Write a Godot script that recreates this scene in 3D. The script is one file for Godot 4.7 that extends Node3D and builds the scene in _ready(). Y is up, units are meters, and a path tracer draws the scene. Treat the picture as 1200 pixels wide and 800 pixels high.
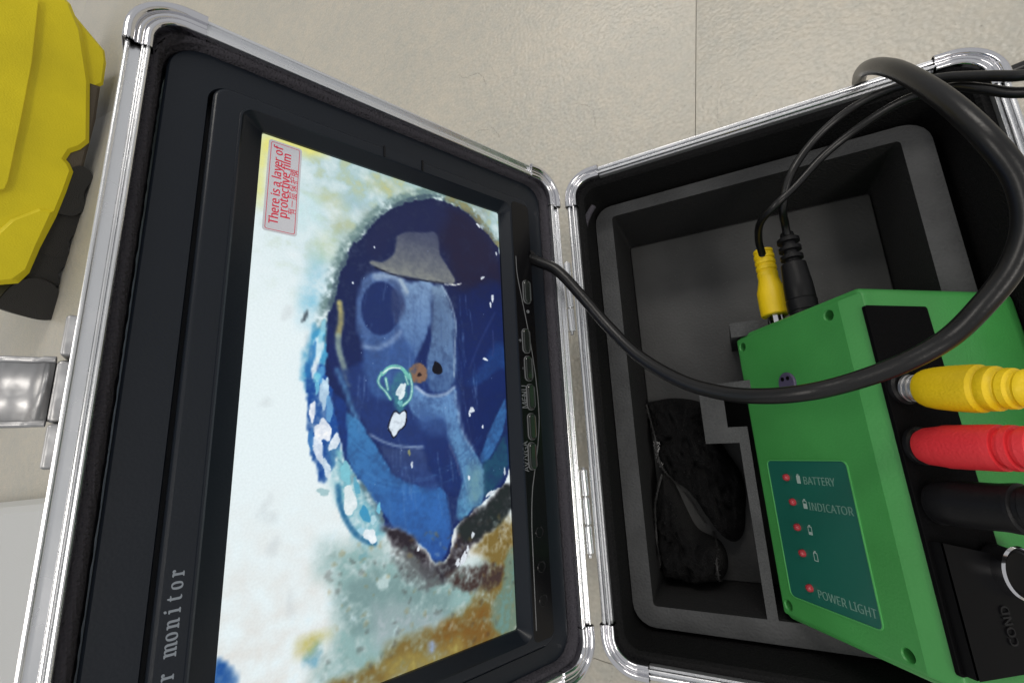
extends Node3D
# A drain-inspection monitor case lying open on a tiled floor, seen from above with a wide lens.

const FLOOR := -0.075
const LID_ANGLE := 64.686                       # how far the lid leans back from the horizontal, degrees
const CASE_W := 0.2                             # along the hinge
const SW := 562                                 # picture on the monitor, pixels
const SH := 1000

var M := {}
var taken := {}
var rng := RandomNumberGenerator.new()


func _ready() -> void:
	rng.seed = 7
	# ---------------------------------------------------------------- camera, surroundings, lamps, exposure
	var cam := Camera3D.new()
	cam.name = "camera"
	cam.transform = Transform3D(Basis(Vector3(0.8919275, -0.4495775, 0.04842938), Vector3(0.13909084, 0.17087075, -0.97542653), Vector3(0.43025466, 0.87674584, 0.21493644)), Vector3(0.05654543, 0.1733789, 0.11561135))
	cam.fov = rad_to_deg(2.0 * atan(400.0 / 508.3455))
	cam.near = 0.005
	cam.far = 60.0
	add_child(cam)
	cam.current = true

	var we := WorldEnvironment.new()
	we.name = "environment"
	var env := Environment.new()
	env.background_mode = Environment.BG_COLOR
	env.background_color = Color(0.46, 0.462, 0.466).linear_to_srgb()
	env.tonemap_mode = Environment.TONE_MAPPER_LINEAR
	env.tonemap_exposure = 1.0
	env.sdfgi_enabled = true
	env.ssao_enabled = true
	env.ssil_enabled = true
	we.environment = env
	add_child(we)

	ceiling_lamp(Vector3(0.25, 2.3, -1.9), Vector2(1.3, 0.6), 2.3, "white ceiling lamp over the floor beyond the case")
	ceiling_lamp(Vector3(-1.5, 2.3, 0.2), Vector2(0.6, 1.3), 0.8, "unseen white ceiling lamp added to light the yellow housing")  # unseen lamp, added to brighten the yellow housing
	ceiling_lamp(Vector3(1.3, 2.3, 0.9), Vector2(0.6, 1.3), 1.7, "unseen white ceiling lamp added to light the case from the right")  # unseen lamp, added for general light from the right

	make_materials()
	build_floor()
	build_case()
	build_foam()
	build_monitor()
	build_battery_box()
	build_cables()
	build_plugs()
	build_pouch()
	build_surroundings()


# ==================================================================== helpers
func lin(r: float, g: float, b: float) -> Color:
	return Color(r, g, b).linear_to_srgb()


func numbered(n: String) -> String:
	var k: int = taken.get(n, 0)
	taken[n] = k + 1
	return n if k == 0 else "%s_%03d" % [n, k]


func tag(o: Node, label: String, category := "", group := "", kind := "") -> void:
	if label: o.set_meta("label", label)
	if category: o.set_meta("category", category)
	if group: o.set_meta("group", group)
	if kind: o.set_meta("kind", kind)


func thing(called: String, label: String, category: String, xf: Transform3D, group := "") -> Node3D:
	var o := Node3D.new()
	o.name = numbered(called)
	o.transform = xf
	add_child(o)
	tag(o, label, category, group)
	return o


func obj(called: String, mesh: Mesh, m: Material, parent: Node = null, xf := Transform3D()) -> MeshInstance3D:
	var o := MeshInstance3D.new()
	o.mesh = mesh
	o.material_override = m
	o.transform = xf
	o.name = numbered(called) if parent == null else called
	if parent == null:
		add_child(o, true)
	else:
		parent.add_child(o, true)
	return o


func mb() -> SurfaceTool:
	var st := SurfaceTool.new()
	st.begin(Mesh.PRIMITIVE_TRIANGLES)
	return st


func done(st: SurfaceTool) -> ArrayMesh:
	st.generate_normals()
	return st.commit()


func ceiling_lamp(at: Vector3, size: Vector2, energy: float, label: String) -> void:
	var t := thing("ceiling_light", label, "ceiling light", Transform3D(Basis(), at))
	var fr := mb()
	add_box(fr, Vector3(0, 0.02, 0), Vector3(size.x + 0.04, 0.05, size.y + 0.04))
	obj("light_frame", done(fr), M.get("white_metal", plain(lin(0.8, 0.8, 0.8), 0.5)), t)
	var e := StandardMaterial3D.new()
	e.albedo_color = Color(0.9, 0.9, 0.9)
	e.emission_enabled = true
	e.emission = Color(1.0, 0.98, 0.95)
	e.emission_energy_multiplier = 3.0
	var d := mb()
	add_box(d, Vector3(0, -0.008, 0), Vector3(size.x, 0.006, size.y))
	obj("light_diffuser", done(d), e, t)
	var l := AreaLight3D.new()
	l.name = "light_panel"
	l.area_size = size
	l.light_energy = energy
	l.light_color = Color(1.0, 0.975, 0.94)
	l.area_range = 8.0
	l.area_attenuation = 2.0
	l.shadow_enabled = true
	l.transform = Transform3D(Basis(Vector3(1, 0, 0), -PI / 2), Vector3(0, -0.02, 0))
	t.add_child(l, true)


# rounded rectangle in the local XZ plane at height y; angle runs from +x to +z
func ring(x0: float, x1: float, z0: float, z1: float, r: float, y: float, n := 8) -> PackedVector3Array:
	var out := PackedVector3Array()
	var cs := [Vector2(x1 - r, z1 - r), Vector2(x0 + r, z1 - r), Vector2(x0 + r, z0 + r), Vector2(x1 - r, z0 + r)]
	for k in 4:
		for i in n + 1:
			var a := (k + float(i) / n) * PI / 2
			out.append(Vector3(cs[k].x + cos(a) * r, y, cs[k].y + sin(a) * r))
	return out


func quad(st: SurfaceTool, a: Vector3, b: Vector3, c: Vector3, d: Vector3, flip := false) -> void:
	var q := [a, b, c, a, c, d] if not flip else [a, c, b, a, d, c]
	for v in q:
		st.add_vertex(v)


# strips between successive rings; walking up (+y) faces outwards, walking inwards faces +y; groups[k] joins smoothing
func loft(st: SurfaceTool, rings: Array, flip := false, cap_end := false, cap_start := false, smooth := false, i0 := 0, i1 := -1) -> void:
	var n: int = rings[0].size()
	var closed := i1 < 0
	if closed:
		i1 = n
	for k in rings.size() - 1:
		st.set_smooth_group(1 if smooth else k + 1)
		var a: PackedVector3Array = rings[k]
		var b: PackedVector3Array = rings[k + 1]
		for i in range(i0, i1):
			var j := (i + 1) % n
			quad(st, a[i % n], a[j], b[j], b[i % n], flip)
	if closed and cap_end:
		cap(st, rings[-1], flip)
	if closed and cap_start:
		cap(st, rings[0], not flip)


func cap(st: SurfaceTool, r: PackedVector3Array, flip: bool) -> void:
	st.set_smooth_group(90)
	var c := Vector3.ZERO
	for p in r:
		c += p
	c /= r.size()
	for i in r.size():
		var q := [r[i], r[(i + 1) % r.size()], c] if not flip else [r[(i + 1) % r.size()], r[i], c]
		for v in q:
			st.add_vertex(v)


func add_box(st: SurfaceTool, c: Vector3, s: Vector3, b := Basis()) -> void:
	var h := s * 0.5
	st.set_smooth_group(-1)
	for ax in 3:
		for sg in [-1.0, 1.0]:
			var n := Vector3.ZERO
			n[ax] = sg * h[ax]
			var u := Vector3.ZERO
			u[(ax + 1) % 3] = h[(ax + 1) % 3]
			var w := Vector3.ZERO
			w[(ax + 2) % 3] = h[(ax + 2) % 3]
			quad(st, c + b * (n - u - w), c + b * (n + u - w), c + b * (n + u + w), c + b * (n - u + w), sg > 0)


# a box with rounded edges, closed and welded
func rbox(s: Vector3, r: float, seg := 4) -> ArrayMesh:
	var st := mb()
	st.set_smooth_group(0)
	var h := s * 0.5
	var inner := h - Vector3.ONE * r
	for ax in 3:
		var u := (ax + 1) % 3
		var w := (ax + 2) % 3
		for sg in [-1.0, 1.0]:
			var cu := PackedFloat32Array()
			var cw := PackedFloat32Array()
			for pack in [[u, cu], [w, cw]]:
				for i in seg + 1:
					pack[1].append(-h[pack[0]] + r * (1.0 - cos(i * PI / 4 / seg) / cos(PI / 4) + tan(PI / 4 - i * PI / 4 / seg) * 0.0 + 0.0) if false else -inner[pack[0]] - r * tan(PI / 4 * (1.0 - float(i) / seg)))
				for i in seg + 1:
					pack[1].append(inner[pack[0]] + r * tan(PI / 4 * float(i) / seg))
			var P := func(i: int, j: int) -> Vector3:
				var p := Vector3.ZERO
				p[ax] = sg * h[ax]
				p[u] = cu[i]
				p[w] = cw[j]
				var q := p.clamp(-inner, inner)
				return q + (p - q).normalized() * r
			for i in cu.size() - 1:
				for j in cw.size() - 1:
					quad(st, P.call(i, j), P.call(i + 1, j), P.call(i + 1, j + 1), P.call(i, j + 1), sg > 0)
	st.index()
	st.generate_normals()
	return st.commit()


# a solid of revolution about +y; profile is [radius, height] from bottom to top
func lathe(st: SurfaceTool, prof: Array, n := 28, xf := Transform3D(), crisp := 0.66) -> void:
	var g := 1
	for k in prof.size() - 1:
		var p0 := Vector2(prof[k][0], prof[k][1])
		var p1 := Vector2(prof[k + 1][0], prof[k + 1][1])
		if k > 0:
			var d0 := (p0 - Vector2(prof[k - 1][0], prof[k - 1][1])).normalized()
			if d0.dot((p1 - p0).normalized()) < crisp + 0.2:
				g += 1
		st.set_smooth_group(g)
		for i in n:
			var a := TAU * i / n
			var b := TAU * (i + 1) / n
			var ca := Vector3(cos(a), 0, sin(a))
			var cb := Vector3(cos(b), 0, sin(b))
			var q := [ca * p0.x + Vector3(0, p0.y, 0), cb * p0.x + Vector3(0, p0.y, 0), cb * p1.x + Vector3(0, p1.y, 0), ca * p1.x + Vector3(0, p1.y, 0)]
			quad(st, xf * q[0], xf * q[1], xf * q[2], xf * q[3])


# a turned part standing on `from`, pointing along `to`
func along(from: Vector3, dir: Vector3) -> Transform3D:
	var y := dir.normalized()
	var x := y.cross(Vector3(0.31, 0.2, 0.93)).normalized()
	return Transform3D(Basis(x, y, x.cross(y)), from)


func curve_points(pts: Array, step := 0.0012) -> PackedVector3Array:
	var c := Curve3D.new()
	c.bake_interval = step
	for i in pts.size():
		var a: Vector3 = pts[maxi(i - 1, 0)]
		var b: Vector3 = pts[mini(i + 1, pts.size() - 1)]
		var p: Vector3 = pts[i]
		var t := (b - a).normalized()
		c.add_point(p, -t * p.distance_to(a) * 0.33, t * p.distance_to(b) * 0.33)
	return c.get_baked_points()


func tube(st: SurfaceTool, pts: PackedVector3Array, r0: float, r1 := -1.0, n := 14, flat := 1.0) -> void:
	if r1 < 0:
		r1 = r0
	st.set_smooth_group(1)
	var up := Vector3(0.13, 0.97, 0.2)
	var prev := []
	for i in pts.size():
		var t := (pts[mini(i + 1, pts.size() - 1)] - pts[maxi(i - 1, 0)]).normalized()
		var x := up.cross(t).normalized()
		up = t.cross(x).normalized()
		var r := lerpf(r0, r1, float(i) / maxi(pts.size() - 1, 1))
		var cur := []
		for k in n:
			var a := TAU * k / n
			cur.append(pts[i] + x * cos(a) * r + up * sin(a) * r * flat)
		if i > 0:
			for k in n:
				quad(st, prev[k], prev[(k + 1) % n], cur[(k + 1) % n], cur[k], true)
		prev = cur
		if i == 0 or i == pts.size() - 1:
			for k in n:
				var tri := [cur[k], cur[(k + 1) % n], pts[i]]
				if i == 0:
					tri = [cur[(k + 1) % n], cur[k], pts[i]]
				for v in tri:
					st.add_vertex(v)


# a flat plate cut to an outline (x, z), from y0 (bottom) to y1 (top) with a chamfer round the top
func plate(st: SurfaceTool, outline: PackedVector2Array, y0: float, y1: float, ch := 0.0) -> void:
	var o := outline
	if Geometry2D.is_polygon_clockwise(o):
		o.reverse()
	var top := o
	var mid := y1
	if ch > 0.0:
		var ins := Geometry2D.offset_polygon(o, -absf(ch), Geometry2D.JOIN_MITER)
		mid = y1 - signf(y1 - y0) * ch
		if ins.size() == 1 and ins[0].size() == o.size():
			top = ins[0]
			var best := 0
			for i in top.size():
				if top[i].distance_to(o[0]) < top[best].distance_to(o[0]):
					best = i
			var t2 := PackedVector2Array()
			for i in top.size():
				t2.append(top[(best + i) % top.size()])
			top = t2
	var up := y1 > y0
	st.set_smooth_group(-1)
	for i in o.size():
		var j := (i + 1) % o.size()
		var a := o[i]
		var b := o[j]
		quad(st, Vector3(a.x, y0, a.y), Vector3(b.x, y0, b.y), Vector3(b.x, mid, b.y), Vector3(a.x, mid, a.y), not up)
		if top != o:
			quad(st, Vector3(a.x, mid, a.y), Vector3(b.x, mid, b.y), Vector3(top[j].x, y1, top[j].y), Vector3(top[i].x, y1, top[i].y), not up)
	var tri := Geometry2D.triangulate_polygon(top)
	for k in range(0, tri.size(), 3):
		var v := [top[tri[k]], top[tri[k + 1]], top[tri[k + 2]]]
		var area: float = (v[1] - v[0]).cross(v[2] - v[0])
		if (area > 0) != up:
			v.reverse()
		for p in v:
			st.add_vertex(Vector3(p.x, y1, p.y))
		v.reverse()
		for p in v:
			st.add_vertex(Vector3(p.x, y0, p.y))


# text of fixed or natural pitch, lying in the XY plane, facing +z, cap height h
func text(s: String, h: float, font := "Droid Sans", bold := 0.0, pitch := 0.0, thick := 0.0001, squeeze := 1.0) -> ArrayMesh:
	var f := SystemFont.new()
	f.font_names = PackedStringArray([font])
	var st := mb()
	var x := 0.0
	for w in (s.split("") if pitch > 0.0 else PackedStringArray([s])):
		if w != " ":
			var t := TextMesh.new()
			t.font = f
			t.font_size = 32
			t.pixel_size = h / (32 * 0.714)
			t.depth = thick
			t.curve_step = 2.0
			t.text = w
			t.horizontal_alignment = HORIZONTAL_ALIGNMENT_CENTER
			t.vertical_alignment = VERTICAL_ALIGNMENT_CENTER
			# heavier strokes: the same letters set again a hair aside
			for k in (3 if bold > 0.0 else 1):
				st.append_from(t, 0, Transform3D(Basis.from_scale(Vector3(squeeze, 1, 1)), Vector3(x + k * bold * h, k * bold * h * 0.4, k * 0.000002)))
		x += pitch
	return st.commit()


# ==================================================================== materials
func noise_tex(freq: float, normal: bool, seed_: int, size := 256, bump := 4.0, octaves := 4) -> NoiseTexture2D:
	var n := FastNoiseLite.new()
	n.seed = seed_
	n.noise_type = FastNoiseLite.TYPE_SIMPLEX_SMOOTH
	n.frequency = freq
	n.fractal_octaves = octaves
	var t := NoiseTexture2D.new()
	t.width = size
	t.height = size
	t.seamless = true
	t.noise = n
	t.as_normal_map = normal
	t.bump_strength = bump
	return t


func plain(c: Color, rough: float, metal := 0.0, spec := 0.5) -> StandardMaterial3D:
	var m := StandardMaterial3D.new()
	m.albedo_color = c
	m.roughness = rough
	m.metallic = metal
	m.metallic_specular = spec
	return m


func bumpy(c: Color, rough: float, tex: Texture2D, scale: float, amount: float, metal := 0.0, spec := 0.5) -> StandardMaterial3D:
	var m := plain(c, rough, metal, spec)
	m.uv1_triplanar = true
	m.uv1_scale = Vector3.ONE * scale
	m.normal_enabled = true
	m.normal_texture = tex
	m.normal_scale = amount
	return m


func tone_tex(c0: Color, c1: Color, freq: float, seed_: int, size := 512) -> NoiseTexture2D:
	var t := noise_tex(freq, false, seed_, size, 4.0, 5)
	var g := Gradient.new()
	g.set_color(0, c0)
	g.set_color(1, c1)
	t.color_ramp = g
	return t


func make_materials() -> void:
	var fine := noise_tex(0.25, true, 3, 512, 3.0, 3)
	var med := noise_tex(0.02, true, 4, 256, 6.0, 2)
	var rough := tone_tex(Color(0.6, 0.6, 0.6), Color(1.0, 1.0, 1.0), 0.02, 11, 256)
	M.alu = bumpy(lin(0.84, 0.85, 0.87), 0.33, fine, 12.0, 0.015, 1.0)
	M.alu.roughness_texture = rough
	M.shell = bumpy(lin(0.55, 0.56, 0.58), 0.5, fine, 14.0, 0.3, 0.9)
	M.chrome = bumpy(lin(0.72, 0.72, 0.75), 0.12, med, 9.0, 0.05, 1.0)
	M.worn = bumpy(lin(0.80, 0.80, 0.81), 0.42, noise_tex(0.03, true, 8, 256, 8.0, 4), 9.0, 0.2, 1.0)
	M.worn.albedo_texture = tone_tex(Color(0.6, 0.6, 0.6), Color(1, 1, 1), 0.02, 13, 256)
	M.lining = bumpy(lin(0.010, 0.010, 0.0105), 0.95, fine, 7.0, 0.8, 0.0, 0.25)
	M.gasket = bumpy(lin(0.055, 0.052, 0.062), 0.92, fine, 9.0, 1.0, 0.0, 0.3)
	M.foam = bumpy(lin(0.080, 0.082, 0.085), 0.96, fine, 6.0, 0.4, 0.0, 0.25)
	M.foam.albedo_texture = tone_tex(Color(0.84, 0.84, 0.84), Color(1, 1, 1), 0.03, 21, 256)
	M.pad_dust = plain(lin(0.12, 0.12, 0.12), 0.9)
	M.shaded_foam_cut = bumpy(lin(0.030, 0.030, 0.031), 1.0, fine, 6.0, 0.5, 0.0, 0.2)  # darker copy of the foam: shade on the pocket walls put into colour
	M.pad = bumpy(lin(0.074, 0.075, 0.076), 0.5, fine, 5.0, 0.1, 0.0, 0.4)
	M.pad.albedo_texture = tone_tex(Color(0.80, 0.80, 0.80), Color(1, 1, 1), 0.015, 22, 256)
	M.bezel = bumpy(lin(0.0085, 0.0118, 0.0180), 0.38, fine, 9.0, 0.05, 0.0, 0.40)  # slight blue in the base colour stands in for screen glare
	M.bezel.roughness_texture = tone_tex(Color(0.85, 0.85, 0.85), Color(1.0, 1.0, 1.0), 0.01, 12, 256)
	M.gloss = plain(lin(0.005, 0.005, 0.006), 0.2, 0.0, 0.35)
	M.edge_highlight = plain(lin(0.13, 0.135, 0.14), 0.28)  # pale grey stands in for highlights on button rims and the wavy edge
	M.button = plain(lin(0.016, 0.020, 0.018), 0.10, 0.0, 0.9)
	M.print_grey = plain(lin(0.22, 0.25, 0.29), 0.6)
	M.print_dim = plain(lin(0.16, 0.17, 0.18), 0.6)
	M.green = bumpy(lin(0.054, 0.30, 0.068), 0.42, fine, 8.0, 0.08)
	M.green.albedo_texture = tone_tex(Color(0.90, 0.91, 0.90), Color(1, 1, 1), 0.012, 31, 256)
	M.green.roughness_texture = tone_tex(Color(0.7, 0.7, 0.7), Color(1, 1, 1), 0.03, 32, 256)
	M.green.roughness = 0.5
	M.label_green = plain(lin(0.010, 0.110, 0.080), 0.34)
	M.label_edge = plain(lin(0.07, 0.34, 0.09), 0.5)
	M.print_pale = plain(lin(0.13, 0.25, 0.20), 0.6)
	M.print_white = plain(lin(0.32, 0.42, 0.38), 0.6)
	M.led_red = plain(lin(0.36, 0.035, 0.045), 0.25)
	M.black_panel = bumpy(lin(0.003, 0.003, 0.0035), 0.6, fine, 9.0, 0.2, 0.0, 0.15)
	M.black_plastic = bumpy(lin(0.008, 0.008, 0.009), 0.42, fine, 9.0, 0.08, 0.0, 0.32)
	M.switch = plain(lin(0.0035, 0.0035, 0.004), 0.38, 0.0, 0.2)
	M.jack_grey = plain(lin(0.07, 0.06, 0.11), 0.4)
	M.cable = bumpy(lin(0.006, 0.006, 0.0065), 0.32, fine, 9.0, 0.05, 0.0, 0.45)
	M.yellow = bumpy(lin(0.86, 0.60, 0.004), 0.48, fine, 9.0, 0.12)
	M.red = bumpy(lin(0.72, 0.030, 0.040), 0.48, fine, 9.0, 0.14)
	M.velvet = bumpy(lin(0.008, 0.008, 0.0085), 1.0, fine, 7.0, 1.2, 0.0, 0.1)
	M.velvet.rim_enabled = true
	M.velvet.rim = 0.2
	M.velvet_seam = bumpy(lin(0.055, 0.055, 0.056), 1.0, fine, 9.0, 1.2, 0.0, 0.2)
	M.lint = plain(lin(0.45, 0.45, 0.46), 0.9)
	M.yellow_shell = bumpy(lin(0.86, 0.72, 0.010), 0.5, fine, 3.0, 0.12)
	M.yellow_shell.albedo_texture = tone_tex(Color(0.93, 0.93, 0.90), Color(1, 1, 1), 0.012, 41, 256)
	M.rubber = bumpy(lin(0.02, 0.019, 0.018), 0.7, fine, 4.0, 0.4)
	M.rubber_brown = bumpy(lin(0.095, 0.078, 0.06), 0.75, fine, 4.0, 0.4)
	M.white_paint = bumpy(lin(0.50, 0.51, 0.51), 0.5, fine, 3.0, 0.1)


# ==================================================================== the floor
func floor_texture(size: int) -> ImageTexture:
	var a := _noise_bytes(size, 0.006, 51)
	var b := _noise_bytes(size, 0.05, 52)
	var c := _noise_bytes(size, 0.22, 53)
	var d := PackedByteArray()
	d.resize(size * size * 3)
	for i in size * size:
		var v := 0.775 + (a[i] - 128) / 128.0 * 0.022 + (b[i] - 128) / 128.0 * 0.03 + (c[i] - 128) / 128.0 * 0.05
		var warm := (a[i] - 128) / 128.0 * 0.012 + (b[i] - 128) / 128.0 * 0.02
		d[i * 3] = clampi(int(v * 255), 0, 255)
		d[i * 3 + 1] = clampi(int((v - 0.018 - warm * 0.5) * 255), 0, 255)
		d[i * 3 + 2] = clampi(int((v - 0.066 - warm) * 255), 0, 255)
	var put := func(x: int, y: int, f: float) -> void:
		var k := (posmod(y, size) * size + posmod(x, size)) * 3
		for q in 3:
			d[k + q] = clampi(int(d[k + q] * f), 0, 255)
	var g := RandomNumberGenerator.new()
	g.seed = 99
	for s in 70:   # hair-thin veins and scuffs of the vinyl
		var p := Vector2(g.randf() * size, g.randf() * size)
		var t := g.randf() * TAU
		var curl := g.randf_range(-0.03, 0.03)
		var f := g.randf_range(0.82, 0.94) if g.randf() < 0.8 else 1.06
		for k in g.randi_range(15, 90):
			t += curl + g.randf_range(-0.25, 0.25)
			p += Vector2(cos(t), sin(t))
			if g.randf() < 0.82:
				put.call(int(p.x), int(p.y), f)
	for s in 1600:  # specks
		put.call(g.randi() % size, g.randi() % size, g.randf_range(0.72, 1.08))
	return ImageTexture.create_from_image(Image.create_from_data(size, size, false, Image.FORMAT_RGB8, d))


func _noise_bytes(size: int, freq: float, seed_: int, h := 0) -> PackedByteArray:
	var n := FastNoiseLite.new()
	n.seed = seed_
	n.frequency = freq
	n.fractal_octaves = 4
	var im := n.get_seamless_image(size, h if h else size)
	im.convert(Image.FORMAT_L8)
	return im.get_data()


func build_floor() -> void:
	var m := plain(Color(1, 1, 1), 0.42)
	m.albedo_color = lin(0.80, 0.80, 0.80)
	m.albedo_texture = floor_texture(1024)
	m.normal_enabled = true
	m.normal_texture = noise_tex(0.16, true, 61, 1024, 5.0, 4)
	m.normal_scale = 0.16
	m.roughness_texture = tone_tex(Color(0.7, 0.7, 0.7), Color(1, 1, 1), 0.01, 62, 256)
	m.roughness = 0.44
	m.uv1_triplanar = true
	m.uv1_scale = Vector3.ONE * 1.7
	var under := mb()
	add_box(under, Vector3(0, FLOOR - 0.053, 0), Vector3(40, 0.1, 40))
	var fl := obj("floor", done(under), plain(lin(0.22, 0.20, 0.18), 0.8))
	tag(fl, "beige stone-look vinyl tiled floor under the case", "", "", "structure")
	var turn := Basis(Vector3.UP, deg_to_rad(-7.7))
	var s := 0.5376
	var mesh := rbox(Vector3(s - 0.0002, 0.006, s * 2 - 0.0002), 0.0003, 2)
	for i in range(-6, 7):
		for j in range(-3, 3):
			var c := turn * Vector3((i + 0.5) * s, 0, (j + 0.5 * (i & 1)) * s * 2 + 0.24)
			var o := obj("floor_tile", mesh, m, fl, Transform3D(turn, Vector3(0.0531, FLOOR - 0.003, 0) + c))
			if rng.randf() < 0.5:
				o.rotation.y += PI


# ==================================================================== the case
func rail_profile(w: float, lip: float, beads: Array, deep: float) -> Array:
	# [inset from the outer line, height] across the edge: outer bead, channel, double inner bead
	var out := [[0.0, -lip]]
	for b in beads:
		out.append([b[0] + 0.00001, -deep])
		for i in 7:
			var a := PI * (1.0 - float(i) / 6)
			var c: float = (b[0] + b[1]) * 0.5
			var r: float = (b[1] - b[0]) * 0.5
			out.append([c + cos(a) * r * 0.999, sin(a) * minf(r, 0.0005) + b[2] - 0.0002])
		out.append([b[1], -deep])
	out.append([w, -lip * 0.8])
	return out


func cap_profile(w: float, lip: float) -> Array:
	var out := [[-0.0007, -lip * 1.25]]
	for b in [[-0.0007, w * 0.36, 0.0011], [w * 0.36, w * 0.68, 0.0006], [w * 0.68, w + 0.0004, 0.0008]]:
		for i in 8:
			var a := PI * (1.0 - float(i) / 7)
			var c: float = (b[0] + b[1]) * 0.5
			var r: float = (b[1] - b[0]) * 0.5
			out.append([c + cos(a) * r, sin(a) * r * 0.9 + b[2] - 0.0004])
	out.append([w + 0.0004, -lip * 0.9])
	return out


func rails(parent: Node, x0: float, x1: float, z0: float, z1: float, r: float, w: float, lip: float, up: float) -> void:
	var n := 10
	var make := func(prof: Array) -> Array:
		var rings := []
		for p in prof:
			rings.append(ring(x0 + p[0], x1 - p[0], z0 + p[0], z1 - p[0], maxf(r - p[0], 0.002), p[1] * up, n))
		return rings
	var ra: Array = make.call(rail_profile(w, lip, [[0.0, 0.0016, 0.0002], [0.0022, 0.0034, 0.0003]] if up > 0 else [[0.0, 0.0010, 0.00035], [w * 0.60, w * 0.78, 0.0002], [w * 0.78, w, 0.0004]], 0.0013 if up > 0 else 0.0006))
	var ca: Array = make.call(cap_profile(w, lip))
	for k in 4:
		var i0 := k * (n + 1) + n
		var st := mb()
		loft(st, ra, up < 0, false, false, false, i0, i0 + 1)
		obj("frame_rail", done(st), M.alu, parent)
		st = mb()
		# the stamped corner reaches a few millimetres along both rails
		var ext := []
		for rg in ca:
			var seg := PackedVector3Array()
			var t0: Vector3 = (rg[(k * (n + 1) + 4 * (n + 1) - 1) % rg.size()] - rg[k * (n + 1)]).normalized()
			var t1: Vector3 = (rg[(k * (n + 1) + n + 1) % rg.size()] - rg[k * (n + 1) + n]).normalized()
			seg.append(rg[k * (n + 1)] + t0 * 0.0035)
			for i in n + 1:
				seg.append(rg[k * (n + 1) + i])
			seg.append(rg[k * (n + 1) + n] + t1 * 0.0035)
			ext.append(seg)
		for q in ext.size() - 1:
			st.set_smooth_group(1 if q > 0 and q < ext.size() - 2 else q + 2)
			for i in n + 2:
				quad(st, ext[q][i], ext[q][i + 1], ext[q + 1][i + 1], ext[q + 1][i], up < 0)
		for e in [0, n + 2]:     # close the sheet's cut ends
			st.set_smooth_group(-1)
			for q in range(1, ext.size() - 1):
				quad(st, ext[0][e], ext[q][e], ext[q + 1][e], ext[ext.size() - 1][e], (e == 0) == (up > 0))
		obj("corner_cap", done(st), M.chrome, parent)


func lid_basis() -> Basis:
	var a := deg_to_rad(LID_ANGLE)
	return Basis(Vector3(-cos(a), sin(a), 0), Vector3(-sin(a), -cos(a), 0), Vector3(0, 0, 1))


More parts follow.
